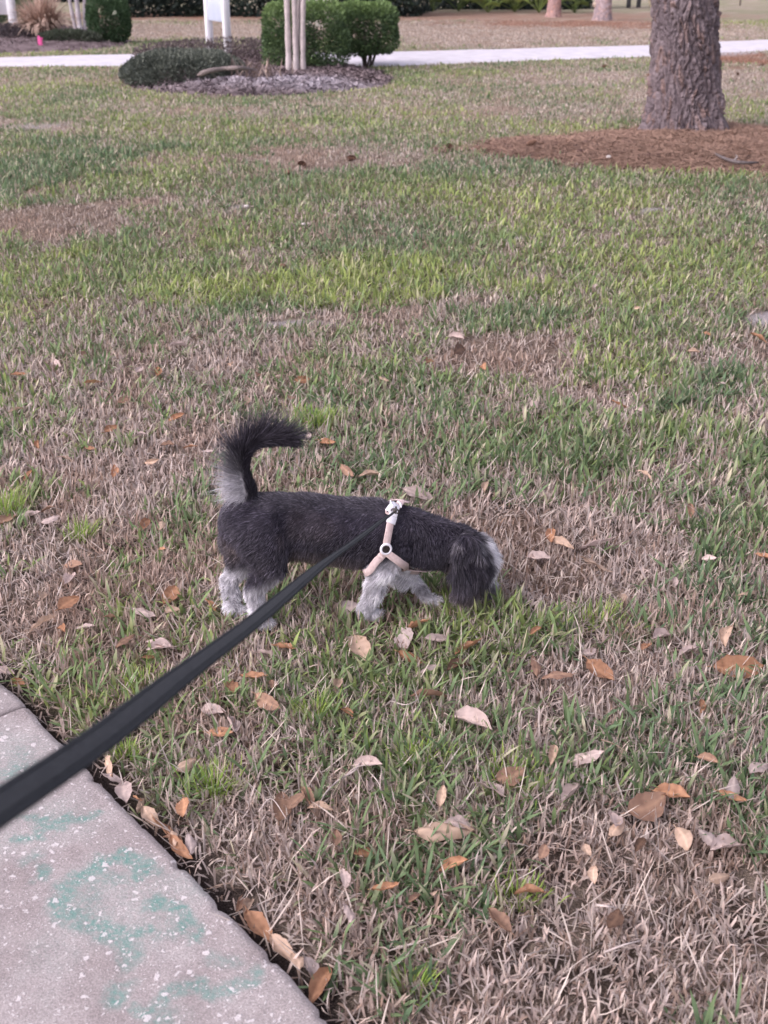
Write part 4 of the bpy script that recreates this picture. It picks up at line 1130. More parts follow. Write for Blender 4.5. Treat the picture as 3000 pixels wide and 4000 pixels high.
DARK, MIDG, SILV, WHITE, BRNG = np.array([.040, .035, .048]), np.array([.13, .12, .135]), np.array([.55, .53, .575]), np.array([.80, .775, .83]), np.array([.10, .078, .070])
TAIL_C = DP(1085, 1850)
def dog_color(p, nor, name, t):
    m = len(p); nz = fbm(p[:, 0] * 45, p[:, 1] * 45, p[:, 2] * 45, seed=5, octaves=3); nb = fbm(p[:, 0] * 14, p[:, 1] * 14, p[:, 2] * 14, seed=6, octaves=2)
    c = np.tile(DARK, (m, 1)) * (.45 + 1.2 * nb[:, None])
    c = mixc(c, BRNG, sstep(.5, .7, fbm(p[:, 0] * 11 + 3, p[:, 1] * 11, p[:, 2] * 11, seed=16, octaves=2)) * np.where(name == 'torso', .18, .5) * np.isin(name, ['thigh_n', 'thigh_f', 'torso']))
    leg = np.isin(name, ['shank_n', 'shank_f', 'foot_n', 'foot_f', 'fore_n', 'fore_f', 'arm_n', 'arm_f', 'thigh_n', 'thigh_f'])
    hind = np.isin(name, ['shank_n', 'foot_n', 'thigh_n', 'shank_f', 'foot_f', 'thigh_f']); front = leg & ~hind
    zt = np.where(hind, .130, .172) + np.where(hind, .30 * np.clip(p[:, 0] - DP(1040, 2200)[0], -.03, .03), 0)
    w = (1 - sstep(-.022, .022, p[:, 2] - zt + (nz - .5) * .05)) * leg
    lc = mixc(SILV * .75 + np.zeros((m, 3)), WHITE, sstep(.35, .65, nz)); lc = mixc(lc, MIDG, sstep(.58, .74, nb) * .45)
    c = mixc(c, lc, w)
    belly = (name == 'torso') * sstep(-.2, -.8, nor[:, 2]) * .8
    c = mixc(c, BRNG, belly)
    bk = (name == 'torso') * sstep(.6, 1, nor[:, 2]) * .30  # back painted greyer where it faces up: light on top put into the coat
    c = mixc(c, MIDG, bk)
    # head
    hd = np.isin(name, ['skull', 'muzzle']); f = DP(1855, 2170)
    fr = hd * sstep(.45, .9, nor[:, 0] * 1.0 + nor[:, 2] * .12 + nor[:, 1] * .25 + (nz - .5) * .8)
    c = mixc(c, lc * .85, np.clip(fr, 0, 1))
    c = mixc(c, MIDG * 1.2, hd * (name == 'muzzle') * (1 - fr) * .7)
    ear = np.char.startswith(name, 'ear'); c = mixc(c, MIDG * 1.2, ear * sstep(.5, .68, nz) * (1 - sstep(.1, .5, t)) * .8)
    c = mixc(c, BRNG * 1.3, ear * sstep(.62, 1, t) * .5)
    # pale patch behind the cheek
    q = DP(1775, 2265, -.03); c = mixc(c, BRNG * 1.9, np.exp(-((p[:, 0] - q[0]) / .022) ** 2 - ((p[:, 2] - q[2]) / .04) ** 2) * .7 * np.isin(name, ['neck', 'skull', 'muzzle']))
    # tail
    tl = name == 'tail'
    out = (p - TAIL_C); out[:, 1] = 0; out /= np.linalg.norm(out, axis=1)[:, None] + 1e-9; on = (nor * out).sum(1)
    c = np.where(tl[:, None], DARK * .7, c)
    c = mixc(c, SILV * (.45 + .75 * sstep(.3, .7, nz)[:, None]), (1 - .5 * sstep(.05, .3, t)) * tl * sstep(-.35, .2, on) * (1 - sstep(.24, .45, t + (nz - .5) * .3)) * sstep(-.02, .08, t))
    return np.clip(c, 0, 1), on

dnor = np.empty(nvt * 3, np.float32); dog_me.vertices.foreach_get('normal', dnor); dnor = dnor.reshape(-1, 3).astype(float)
nm_, t_, d_, _q = dog_region(co)
cv, _ = dog_color(co, dnor, nm_, t_); set_col(dog_me, cv * .8)
M_SKIN = mat_attr('dog_undercoat', .9, .05)
dog = add('dog', dog_me, M_SKIN)
tag(dog, 'small shaggy charcoal dog with silver legs sniffing the grass, tail curled up', 'dog')
dog_bvh = BVHTree.FromPolygons([tuple(v) for v in co], [tuple(p.vertices) for p in dog_me.polygons])

# eyes and nose (turned to the grass)
M_EYE = mat_noise('dog_eye', (.012, .008, .006), (.02, .012, .01), 20, .15, .6)
for s in (-1, 1):
    mb = MB(); c = DP(1893, 2190, .008 + s * .026); th = np.linspace(.01, np.pi - .01, 8); ph = np.linspace(0, 2 * np.pi, 12, endpoint=False)
    mb.grid(np.stack([np.stack([np.sin(a) * np.cos(ph), np.sin(a) * np.sin(ph), np.full_like(ph, np.cos(a))], -1) for a in th]) * .008 + c, True); mb.build('eye', M_EYE, dog, True, False)
mb = MB(); c = DP(1897, 2356, .032); mb.grid(np.stack([np.stack([np.sin(a) * np.cos(ph), np.sin(a) * np.sin(ph) * 1.2, np.full_like(ph, np.cos(a)) * .8], -1) for a in th]) * .0125 + c, True); mb.build('nose', M_EYE, dog, True, False)

# ------------------------------------------------------------------ harness laid on the coat
MIDN = Vector((-.12, 1, 0)).normalized()
def mirror(p):
    p = np.asarray(p, float); px0 = np.array([0, dog_mid(1500), 0]); n = np.array(MIDN)
    return p - 2 * ((p - px0) @ n) * n
def hit(px, py):
    d = Vector(ray(px, py)).normalized(); o = Vector((0, 0, CAM_H))
    h = dog_bvh.ray_cast(o, d)
    if h[0] is None: h = dog_bvh.find_nearest(Vector(DP(px, py, -.07)))
    return np.array(h[0])
def settle(path, off):
    out, nn = [], []
    for p in path:
        q, n, i, dd = dog_bvh.find_nearest(Vector(p)); out.append(np.array(q) + np.array(n) * off); nn.append(np.array(n))
    nn = np.array(nn)
    for _ in range(6): nn[1:-1] = (nn[:-2] + nn[1:-1] + nn[2:]) / 3
    out = np.array(out)
    for _ in range(4): out[1:-1] = (out[:-2] + 2 * out[1:-1] + out[2:]) / 4
    nn /= np.linalg.norm(nn, axis=1)[:, None]
    return out, nn
def ribbon(mb, P, Nn, width, thick, col=(.5, .4, .4)):
    P = np.asarray(P); T = np.gradient(P, axis=0); T /= np.linalg.norm(T, axis=1)[:, None] + 1e-9
    S_ = np.cross(T, Nn); S_ /= np.linalg.norm(S_, axis=1)[:, None] + 1e-9; Nn = np.cross(S_, T)
    w = np.broadcast_to(width, (len(P),))[:, None] / 2; h = thick / 2
    ring = np.stack([P - S_ * w + Nn * h * .3, P - S_ * w * .85 + Nn * h, P + S_ * w * .85 + Nn * h, P + S_ * w + Nn * h * .3, P + S_ * w * .95 - Nn * h, P - S_ * w * .95 - Nn * h], 1)
    mb.grid(ring, True, True, col)
FUR_OFF = .0105
M_WEB = mat_noise('pink_beige_webbing', (.52, .40, .39), (.62, .49, .48), 120, .85, .1, (900, .5, .002))
M_PLAST = mat_noise('white_plastic', (.66, .64, .70), (.78, .76, .82), 30, .4, .4)
M_RING = mat_noise('dark_metal', (.05, .04, .038), (.085, .07, .065), 30, .45, .4)
har = empty('dog_harness', tuple(DP(1503, 2138, -.09) * [1, 1, 0])); hl = np.array(har.location)
tag(har, 'pink-beige webbing harness with white buckle worn on the dog', 'harness')
ring_p = hit(1503, 2138)
def strap(px_pts, close, name='strap', width=.0178, extra=(), shift=0.0):
    near = [hit(*p) for p in px_pts]; path = list(extra) + near
    if close is not None:
        path = path + [np.array(close)] + [mirror(p) + np.array([shift * (len(near) - 1 - i) / len(near), 0, 0]) for i, p in enumerate(near[::-1])]
    P = catmull(path, 16 * len(path)); P, n = settle(P, FUR_OFF)
    mb = MB(); ribbon(mb, P - hl, n, width, .0035); return mb.build(name, M_WEB, har, True, False), P, n
top = np.array(dog_bvh.ray_cast(Vector(DP(1564, 1900, 0)) + Vector((0, 0, .2)), Vector((0, 0, -1)))[0])
STRAPS = []
_, P, n = strap([(1503, 2132), (1509, 2090), (1520, 2040), (1538, 1985), (1552, 1958)], top, shift=.05); STRAPS.append(P); topP = P; topN = n
low = np.array(dog_bvh.ray_cast(Vector(DP(1465, 2300, 0) * [1, 1, 0]), Vector((0, 0, 1)))[0] or DP(1465, 2230, 0))
_, P, n = strap([(1501, 2150), (1487, 2170), (1468, 2196), (1452, 2222)], low); STRAPS.append(P)
fr = dog_bvh.find_nearest(Vector(DP(1660, 2225, 0)))[0]
_, P, n = strap([(1506, 2150), (1530, 2170), (1562, 2196), (1590, 2216), (1620, 2228)], fr); STRAPS.append(P)
# stitched tab at the chest strap's end
k0 = np.argmin(np.linalg.norm(P - hit(1590, 2216), axis=1))
mb = MB(); T = P[k0 + 1] - P[k0 - 1]; T /= np.linalg.norm(T); Sx = np.cross(T, n[k0]); Sx /= np.linalg.norm(Sx)
ribbon(mb, np.array([P[k0] + n[k0] * .003 + Sx * s for s in np.linspace(-.013, .013, 5)]) - hl, np.tile(n[k0], (5, 1)), .013, .004); mb.build('slider', M_PLAST, har, True, False)
# ring joining the straps, both sides
def torus(mb, c, nrm, R_, r_, k=28, m=8, col=(.5, .5, .5)):
    nrm = np.array(nrm) / np.linalg.norm(nrm); a = np.cross(nrm, [0, 0, 1.0]); a /= np.linalg.norm(a); b = np.cross(nrm, a)
    th = np.linspace(0, 2 * np.pi, k + 1)
    pts = c + R_ * (np.cos(th)[:, None] * a + np.sin(th)[:, None] * b)
    dr = (np.cos(th)[:, None] * a + np.sin(th)[:, None] * b); ph = np.linspace(0, 2 * np.pi, m, endpoint=False)
    mb.grid(pts[:, None] + r_ * (np.cos(ph)[None, :, None] * dr[:, None] + np.sin(ph)[None, :, None] * nrm[None, None]), True, False, col)
q, rn_, _, _ = dog_bvh.find_nearest(Vector(ring_p)); rc = np.array(q) + np.array(rn_) * (FUR_OFF + .002)
for c, nn in ((rc, np.array(rn_)), (mirror(rc), mirror(rc + np.array(rn_)) - mirror(rc))):
    mb = MB(); torus(mb, c - hl, nn, .0115, .0032); o = mb.build('ring', M_PLAST, har, True, False)
    mb = MB(); a = np.cross(nn, [0, 0, 1.0]); a /= np.linalg.norm(a); b = np.cross(nn, a); th2 = np.linspace(0, 2 * np.pi, 24, endpoint=False)
    mb.grid(np.stack([c - hl + nn * .0022 + rr * (np.cos(th2)[:, None] * a + np.sin(th2)[:, None] * b) for rr in (.0096, .006, .001)]), True, True); mb.build('pad', M_RING, o, True, False)
# buckle on the back strap: body, two prongs, slider
def on_strap(px, py):
    p = hit(px, py); i = np.argmin(np.linalg.norm(topP - p, axis=1)); T = topP[i + 1] - topP[i - 1]; T /= np.linalg.norm(T)
    return topP[i], topN[i], T
def plate(pa, pb, width, thick, lift, name, mat, parent):
    a, na, _ = on_strap(*pa); b, nb_, _ = on_strap(*pb)
    k = 9; ia = np.argmin(np.linalg.norm(topP - a, axis=1)); ib = np.argmin(np.linalg.norm(topP - b, axis=1))
    ii = np.round(np.linspace(ia, ib, k)).astype(int); Pp = topP[ii] + topN[ii] * lift
    mb = MB(); ribbon(mb, Pp - hl, topN[ii], width, thick); return mb.build(name, mat, parent, True, False)
bk = plate((1553, 1956), (1524, 2026), .0205, .005, .0015, 'buckle', M_PLAST, har)
for s in (-1, 1):
    a, na, T = on_strap(1540, 1985); Sx = np.cross(T, na); Sx /= np.linalg.norm(Sx)
    mb = MB(); c = a + Sx * s * .0098 + na * .003 - hl; mb.tube(catmull([c - T * .012, c + Sx * s * .0025, c + T * .012], 7), [.0015, .002, .0026, .0028, .0026, .002, .0015], 7); mb.build('prong', M_PLAST, bk, True, False)
plate((1524, 2022), (1516, 2050), .0225, .005, .0015, 'slider', M_PLAST, har)
a, na, T = on_strap(1526, 2012)
mb = MB(); torus(mb, a + na * .008 - hl, T, .0085, .0017); mb.build('leash_ring', M_RING, har, True, False)
LEASH_A = a + na * .014

# ------------------------------------------------------------------ leash, from the harness to the hand outside the picture
M_LEASH = mat_noise('black_webbing', (.019, .021, .026), (.034, .037, .044), 300, .8, .15, (700, .6, .002))
def leash():
    zs = lambda px, py, depth: np.array([0, 0, CAM_H]) + ray(px, py) * depth
    p = np.linspace(0, 1, 9)
    pxs = [(1512, 2022), (1380, 2118), (1250, 2210), (1000, 2418), (700, 2642), (400, 2876), (0, 3150), (-350, 3398), (-700, 3640)]
    iz = np.interp([q[0] for q in pxs], [-700, 0, 1512], [1 / .44, 1 / .62, 1 / (np.linalg.norm((LEASH_A - [0, 0, CAM_H]) @ np.array([0, CP, -SP])))])
    pts = [zs(*q, 1 / k) for q, k in zip(pxs, iz)]; pts[0] = LEASH_A
    P = catmull(pts, 120)
    T = np.gradient(P, axis=0); T /= np.linalg.norm(T, axis=1)[:, None]
    tw = np.interp(np.linspace(0, 1, 120), [0, .25, .55, .8, 1], [1.0, .7, .3, .15, .1])   # slow twist along the strap
    view = np.array([0, 0, CAM_H]) - P; view /= np.linalg.norm(view, axis=1)[:, None]
    v0 = np.array([0, -.55, .83]); v0 = v0 - (T @ v0)[:, None] * T; v0 /= np.linalg.norm(v0, axis=1)[:, None]; b0 = np.cross(T, v0)
    Nn = np.cos(tw)[:, None] * v0 + np.sin(tw)[:, None] * b0 * .6; Nn /= np.linalg.norm(Nn, axis=1)[:, None]
    root = empty('dog_leash', tuple(LEASH_A)); tag(root, 'long black webbing leash running from the harness out at the left edge', 'leash')
    mb = MB(); ribbon(mb, P[3:] - LEASH_A, Nn[3:], .034, .0032); o = mb.build('strap', M_LEASH, root, True, False)
    mb = MB(); S_ = np.cross(T, Nn); S_ /= np.linalg.norm(S_, axis=1)[:, None]
    for s in (-1, 1):
        mb.tube((P + S_ * s * .0105 + Nn * .0019)[3:] - LEASH_A, .0009, 5)
    mb.build('stitching', M_LEASH, o, True, False)
    e = P[-1] - LEASH_A; mb = MB(); loop = [e, e + T[-1] * .1 + [.03, 0, .01], e + T[-1] * .18, e + T[-1] * .1 - [.03, 0, .01], e + [-.004, 0, -.003]]
    L = catmull(loop, 30); ribbon(mb, L, np.tile([0, 0, 1.0], (30, 1)), .025, .003); mb.build('handle_loop', M_LEASH, root, True, False)
    mb = MB(); d = P[4] - P[0]; d /= np.linalg.norm(d)
    torus(mb, P[0] - LEASH_A + d * .006, np.cross(d, [0, 0, 1.0]), .0075, .0018); mb.tube([d * .012, d * .022, d * .03], [.004, .005, .003], 8); mb.build('snap_hook', M_RING, root, True, False)
leash()

# ------------------------------------------------------------------ coat: hair curves, a part of the dog
def build_coat():
    r = np.random.default_rng(77)
    tris = []
    for p in dog_me.polygons:
        v = p.vertices
        for i in range(1, len(v) - 1): tris.append((v[0], v[i], v[i + 1]))
    tris = np.array(tris); A, B, C = co[tris[:, 0]], co[tris[:, 1]], co[tris[:, 2]]
    ar = np.linalg.norm(np.cross(B - A, C - A), axis=1) / 2
    nmc, _, _, _ = dog_region((A + B + C) / 3)
    dens = ar * np.where(np.isin(nmc, ['tail']), 2.6, 1.0) * np.where(np.isin(nmc, ['skull', 'muzzle', 'ear_n']), 1.5, 1.0)
    N = 95000
    ti = np.searchsorted(np.cumsum(dens) / dens.sum(), r.random(N)); ti = np.minimum(ti, len(tris) - 1)
    u, v = r.random(N), r.random(N); f = u + v > 1; u[f], v[f] = 1 - u[f], 1 - v[f]
    p = A[ti] * (1 - u - v)[:, None] + B[ti] * u[:, None] + C[ti] * v[:, None]
    nor = dnor[tris[ti, 0]] * (1 - u - v)[:, None] + dnor[tris[ti, 1]] * u[:, None] + dnor[tris[ti, 2]] * v[:, None]
    nor /= np.linalg.norm(nor, axis=1)[:, None] + 1e-9
    name, t, dr, nr = dog_region(p)
    col, on = dog_color(p, nor, name, t)
    L = np.full(N, .012); flow = np.zeros((N, 3)); lift = np.full(N, .55)
    down = np.array([0, 0, -1.0])
    is_ = lambda *a: np.isin(name, a)
    tors = is_('torso', 'neck', 'thigh_n', 'thigh_f', 'arm_n', 'arm_f')
    flow[tors] = np.array([-.75, 0, -.65]); lift[tors] = .55
    bel = is_('torso') & (nor[:, 2] < -.35); L[bel] = .02; flow[bel] = [-.3, 0, -1]
    nk = is_('neck'); L[nk] = .015; flow[nk] = [-.3, 0, -1]; lift[nk] = .8
    th = is_('thigh_n', 'thigh_f'); L[th] = np.where(p[th, 2] < .17, .018, .013)
    bt = is_('thigh_n', 'thigh_f') & (nor[:, 0] < -.3); L[bt] = .022
    am = is_('arm_n', 'arm_f'); L[am] = np.where(p[am, 2] < .16, .020, .013); lift[am] = .8
    lg = is_('shank_n', 'shank_f', 'foot_n', 'foot_f', 'fore_n', 'fore_f'); L[lg] = .018; flow[lg] = [-.1, 0, -1]; lift[lg] = .85
    ft = lg & (p[:, 2] < .05); L[ft] = .013
    ff = is_('fore_f'); L[ff] = .012
    hd = is_('skull'); L[hd] = .024; flow[hd] = [.3, 0, -.7]; lift[hd] = .8
    mz = is_('muzzle'); L[mz] = .026; flow[mz] = [.1, 0, -1]; lift[mz] = .8
    er = is_('ear_n', 'ear_f'); L[er] = np.where(t[er] > .6, .034, .026); flow[er] = [.05, 0, -1]; lift[er] = .35
    tl = is_('tail'); outer = np.clip(on, 0, 1)
    L[tl] = (.016 + .062 * outer ** .8 * np.interp(t, [0, .12, .6, .9, 1], [.9, 1.15, 1, .6, .4]) * (.55 + .75 * _hash(np.floor(t * 400), np.zeros(N), np.zeros(N), 3) * r.random(N) + .2 * r.random(N)))[tl]; flow[tl] = dr[tl]; lift[tl] = (.55 + .9 * outer)[tl]
    # keep the coat short under the harness straps
    allS = np.concatenate(STRAPS)
    idx = np.where(np.isin(name, ['torso', 'neck', 'arm_n', 'arm_f', 'thigh_n']))[0]
    dmin = np.full(N, 9.0)
    for ch in np.array_split(idx, 12):
        dmin[ch] = np.sqrt(((p[ch, None] - allS[None, ::2]) ** 2).sum(-1)).min(1)
    L = np.where(dmin < .0175, .004, np.where(dmin < .027, np.minimum(L, .009), L))
    L *= r.uniform(.6, 1.25, N)
    # clumps: hairs lean towards shared directions
    cs = 38.0
    cl = np.stack([fbm(p[:, 0] * cs, p[:, 1] * cs, p[:, 2] * cs, seed=s, octaves=2) - .5 for s in (1, 2, 3)], 1)
    clw = np.where(lg | hd | mz | er, 2.4, np.where(tl, .9, 1.1))[:, None]
    ft_ = flow - (flow * nor).sum(1)[:, None] * nor; ft_ /= np.linalg.norm(ft_, axis=1)[:, None] + 1e-6
    d0 = nor * lift[:, None] + ft_ * 1.0 + cl * clw + r.normal(0, .16, (N, 3)); d0 /= np.linalg.norm(d0, axis=1)[:, None]
    fan = tl & (t < .36) & (on > -.15)
    fw = (1 - sstep(.2, .36, t))[:, None]
    d0 = np.where(fan[:, None], d0 * (1 - .75 * fw) + fw * .75 * (np.stack([-.5 - 1.4 * np.clip(t, 0, .3), np.zeros(N), -1.0 + 3.0 * np.clip(t, 0, .3)], 1) + r.normal(0, .3, (N, 3))), d0); L = np.where(fan, L * (1 - .15 * fw[:, 0]) * r.uniform(.45, 1.15, N), L)
    bend = np.where(tl, .25, .5)[:, None]
    d1 = d0 + ft_ * bend + down * np.where(lg | hd | mz | er, .5, .12)[:, None] + r.normal(0, .12, (N, 3)); d1 /= np.linalg.norm(d1, axis=1)[:, None]
    K = 5; pts = np.empty((N, K, 3)); cur = p - nor * .001
    for k in range(K):
        pts[:, k] = cur
        s = k / (K - 1); d = d0 * (1 - s) + d1 * s
        if lg.any(): d = d + np.where((lg | mz)[:, None], .35 * np.sin(s * 9 + p[:, :1] * 400 + np.array([0, 2, 4])), 0)
        cur = cur + d / (np.linalg.norm(d, axis=1)[:, None] + 1e-9) * (L / (K - 1))[:, None]
    pts[..., 2] = np.maximum(pts[..., 2], .002)
    hv = r.uniform(.65, 1.45, (N, 1)); grey = (r.random(N) < .16)[:, None]
    c0 = col * hv; c0 = np.where(grey & (col.mean(1) < .12)[:, None], c0 * 2.6 + .01, c0)
    cc = c0[:, None] * np.linspace(.85, 1.25, K)[None, :, None]
    hc = bpy.data.hair_curves.new('coat'); hc.add_curves([K] * N)
    hc.attributes['position'].data.foreach_set('vector', pts.astype(np.float32).ravel())
    ra = hc.attributes.get('radius') or hc.attributes.new('radius', 'FLOAT', 'POINT')
    rad = np.where(tl, .00032, np.where(lg | hd | mz | er, .00038, .00042))[:, None] * np.array([1, 1, .9, .65, .2])[None]
    ra.data.foreach_set('value', rad.astype(np.float32).ravel())
    ca = hc.attributes.new('col', 'FLOAT_COLOR', 'POINT'); c4 = np.ones((N * K, 4), np.float32); c4[:, :3] = np.clip(cc, 0, 1).reshape(-1, 3); ca.data.foreach_set('color', c4.ravel())
    o = bpy.data.objects.new('coat', hc); COL.objects.link(o); hc.materials.append(mat_attr('dog_hair', .55, .3)); o.parent = dog
build_coat()

# ------------------------------------------------------------------ fallen oak leaves, every one its own thing
LEAF_DATA = """
2158,2092,O,80 2195,2120,T,75 2326,2122,P,95 2105,2172,P,70 2322,2200,T,85 2914,2318,T,70 2092,2463,O,50 2590,2482,P,78 2848,2480,T,90 2692,2540,P,72 2523,2523,O,55
2347,2612,O,105 2178,2640,B,95 2089,2598,B,75 2885,2598,O,140 2304,2543,P,45 2742,2758,O,60 2769,2182,P,40 1622,2443,O,70 1825,2524,O,85 1577,2490,G,95 1708,2490,P,70 1608,2565,O,80
1681,2610,P,70 1794,2602,D,75 1672,2710,B,95 1839,2818,P,125 2282,2955,P,110 2155,2945,T,75 2395,2908,T,70 1993,3021,B,90 1911,3076,P,95 1721,3106,P,50 2223,3090,P,100 2526,3134,B,130
2621,3098,O,100 2860,3107,O,80 2856,3078,G,80 2765,2967,B,60 2964,3000,P,95 1735,3244,T,165 1798,3224,P,90 1766,3378,O,90 1505,3460,O,75 2395,3198,P,85 2413,3230,T,90 2662,3275,T,100
2761,3274,G,70 2838,3303,P,105 2811,3428,T,75 2065,3483,O,85 2119,3324,B,60 2295,3318,T,50 2395,3588,D,75 1952,3587,B,95 1617,3506,B,55 2503,3297,D,55 2322,3414,T,60 1700,3487,T,45
819,2358,O,62 1353,2366,G,95 1098,2524,O,70 1406,2522,T,110 1462,2588,T,55 912,2681,O,70 985,2637,O,75 1045,2737,B,85 833,2770,P,75 859,2857,O,75 912,2824,P,85 1317,2668,T,70 1353,2780,O,65
1433,2986,P,85 1443,3059,P,60 1094,3146,B,110 1157,3132,B,65 1200,3106,B,75 1250,3158,T,70 730,2986,T,80 713,3152,O,80 1724,3106,T,70 1061,2671,B,45 1031,2549,P,60
17,2620,P,55 51,2672,O,45 578,2566,O,45 625,2528,P,75 422,2996,T,95 426,3048,G,70 477,3095,P,95 540,3120,O,60 527,3158,T,60 565,3200,T,80 629,3242,O,105 650,3288,T,70
690,3318,O,100 656,3284,B,60 738,3298,G,70 825,3478,T,60 969,3538,T,75 992,3624,O,125 1083,3722,T,110 1132,3766,T,75 1218,3792,G,85 1251,3846,O,140 1360,3564,P,75 1422,3330,O,60
922,3537,B,55 1343,3428,P,60 1310,3272,B,60 118,2006,P,55 195,2028,P,62 564,2048,O,70 630,2052,T,60 284,2204,B,75 265,2255,P,75 660,2320,O,80 270,2356,O,90 164,2322,T,45 236,2457,O,55
330,2450,P,60 670,2380,T,50 617,2515,P,80 487,2505,B,70 159,2433,T,90 436,2409,B,45 632,2144,O,22 29,2023,B,75 183,1989,B,45 564,2390,P,75 221,1419,P,40 330,1382,B,38 615,1451,O,45 362,1491,O,50
542,1442,P,40 696,1347,P,55 434,1676,O,50 542,1699,P,42 651,1736,D,45 741,1744,O,45 149,1736,O,45 253,1789,T,45 307,1694,G,35 443,1839,O,60 1207,1699,P,45 1275,1722,O,60 1356,1836,B,60
1442,1852,T,60 1207,2244,T,50 814,1762,P,40 687,1627,O,50 1130,1550,B,45 1635,1926,P,90 2964,1316,O,55 2761,1302,O,30 2490,1203,T,25 1672,1406,O,50 1780,1316,P,45 1617,1302,T,45 1993,1402,P,35
1893,1429,O,40 2440,1397,P,45 2422,1578,O,50 2499,1605,P,35 2088,1578,P,45 2811,1497,P,40 1798,1370,D,70 2711,1370,T,35 2323,1117,P,25 1180,1480,O,45 960,1560,T,40 60,1600,T,45 110,1860,O,50
70,1460,O,40 905,1420,T,35 480,1560,B,45 590,1800,T,45 350,1750,O,40 1010,1465,B,35 1500,1480,T,40 1900,1900,T,50 2520,1850,T,45 2700,1990,B,50 2430,2330,T,45 2640,2270,P,40 2980,2170,O,50
"""
LCOL = {'O': ('orange-brown', (.27, .135, .08), (.40, .215, .13)), 'B': ('brown', (.22, .13, .095), (.31, .19, .135)), 'P': ('pale', (.40, .305, .285), (.50, .395, .37)),
        'T': ('tan', (.40, .28, .21), (.50, .36, .28)), 'D': ('dark brown', (.10, .06, .045), (.17, .10, .07)), 'G': ('grey-brown', (.30, .24, .23), (.38, .31, .30))}
def leaf_material(k):
    _, c1, c2 = LCOL[k]
    m, nt, out = nmat('dry_leaf_' + k)
    tc = nt.nodes.new('ShaderNodeTexCoord'); oi = nt.nodes.new('ShaderNodeObjectInfo')
    ad = nt.nodes.new('ShaderNodeVectorMath'); ad.operation = 'ADD'
    nt.links.new(tc.outputs['Object'], ad.inputs[0]); nt.links.new(oi.outputs['Location'], ad.inputs[1])
    n = nt.nodes.new('ShaderNodeTexNoise'); n.inputs['Scale'].default_value = 4.5; n.inputs['Detail'].default_value = 6
    nt.links.new(ad.outputs[0], n.inputs['Vector'])
    r = nt.nodes.new('ShaderNodeValToRGB'); r.color_ramp.elements[0].position = .38; r.color_ramp.elements[1].position = .58
    r.color_ramp.elements[0].color = (*c1, 1); r.color_ramp.elements[1].color = (*c2, 1)
    nt.links.new(n.outputs['Fac'], r.inputs[0])
    # paler midrib and veins carried on the mesh as an attribute
    at = nt.nodes.new('ShaderNodeAttribute'); at.attribute_name = 'vein'
    mx = nt.nodes.new('ShaderNodeMix'); mx.data_type = 'RGBA'; mx.inputs['B'].default_value = (min(1, c2[0] * 1.35), min(1, c2[1] * 1.35), min(1, c2[2] * 1.3), 1)
    nt.links.new(at.outputs['Fac'], mx.inputs['Factor']); nt.links.new(r.outputs[0], mx.inputs['A'])
    hv = nt.nodes.new('ShaderNodeHueSaturation'); mr = nt.nodes.new('ShaderNodeMapRange'); mr.inputs[3].default_value = .75; mr.inputs[4].default_value = 1.2
    nt.links.new(oi.outputs['Random'], mr.inputs[0]); nt.links.new(mr.outputs[0], hv.inputs['Value']); nt.links.new(mx.outputs['Result'], hv.inputs['Color'])
    b = pbsdf(nt, .65, .25); nt.links.new(hv.outputs[0], b.inputs['Base Color'])
    t = nt.nodes.new('ShaderNodeBsdfTranslucent'); nt.links.new(hv.outputs[0], t.inputs['Color'])
    ms = nt.nodes.new('ShaderNodeMixShader'); ms.inputs[0].default_value = .2
    nt.links.new(b.outputs[0], ms.inputs[1]); nt.links.new(t.outputs[0], ms.inputs[2]); nt.links.new(ms.outputs[0], out.inputs['Surface'])
    return m
LMAT = {k: leaf_material(k) for k in LCOL}
def leaf_mesh(seed, mat):
    r = np.random.default_rng(seed); ns, nw = 11, 7
    cup, bend, tw = r.uniform(-.5, .9), r.uniform(-.3, .45), r.uniform(-.5, .5); wid = r.uniform(.2, .31); skew = r.uniform(.75, 1.15)
    s = np.linspace(0, 1, ns); prof = np.sin(np.pi * np.clip(s, 0, 1) ** skew) ** .75 * wid; prof[0] = .012; prof[-1] = .006
    prof = prof * (1 + .07 * np.sin(s * 26 + seed))
    v = np.linspace(-1, 1, nw); Sg, Vg = np.meshgrid(s, v, indexing='ij'); Wd = prof[:, None] * Vg
    ang = cup * np.abs(Vg) * 1.1
    Yc = Wd * np.cos(ang * .7); Zc = np.abs(Wd) * np.sin(ang) + bend * (.25 - (Sg - .5) ** 2) * .7 + .03 * np.sin(Sg * 13 + Vg * 4 + seed)
    a = tw * (Sg - .5); Y2 = Yc * np.cos(a) - Zc * np.sin(a) * .4; Z2 = Yc * np.sin(a) + Zc
    P = np.stack([Sg - .5, Y2 + .10 * r.uniform(-1, 1) * np.sin(Sg * 3), Z2 - Z2.mean()], -1)
    mb = MB(); mb.grid(P)
    vein = np.clip(1 - np.abs(Vg) * 9, 0, 1) * .8 + .25 * (np.arange(ns) % 2)[:, None] * (np.abs(Vg) < .9)
    st = np.array([P[0].mean(0), P[0].mean(0) + [-.07, .01, .02], P[0].mean(0) + [-.15, .03 * r.uniform(-1, 1), .03]])
    mb.tube(st, [.012, .009, .008], 5)
    me = mb.mesh('oak_leaf', True, False)
    a_ = me.attributes.new('vein', 'FLOAT', 'POINT'); vv = np.full(len(me.vertices), .8, np.float32); vv[:ns * nw] = vein.ravel(); a_.data.foreach_set('value', vv)
    me.materials.append(mat); return me
LMESH = {k: [leaf_mesh(i * 7 + ord(k), LMAT[k]) for i in range(6)] for k in LCOL}
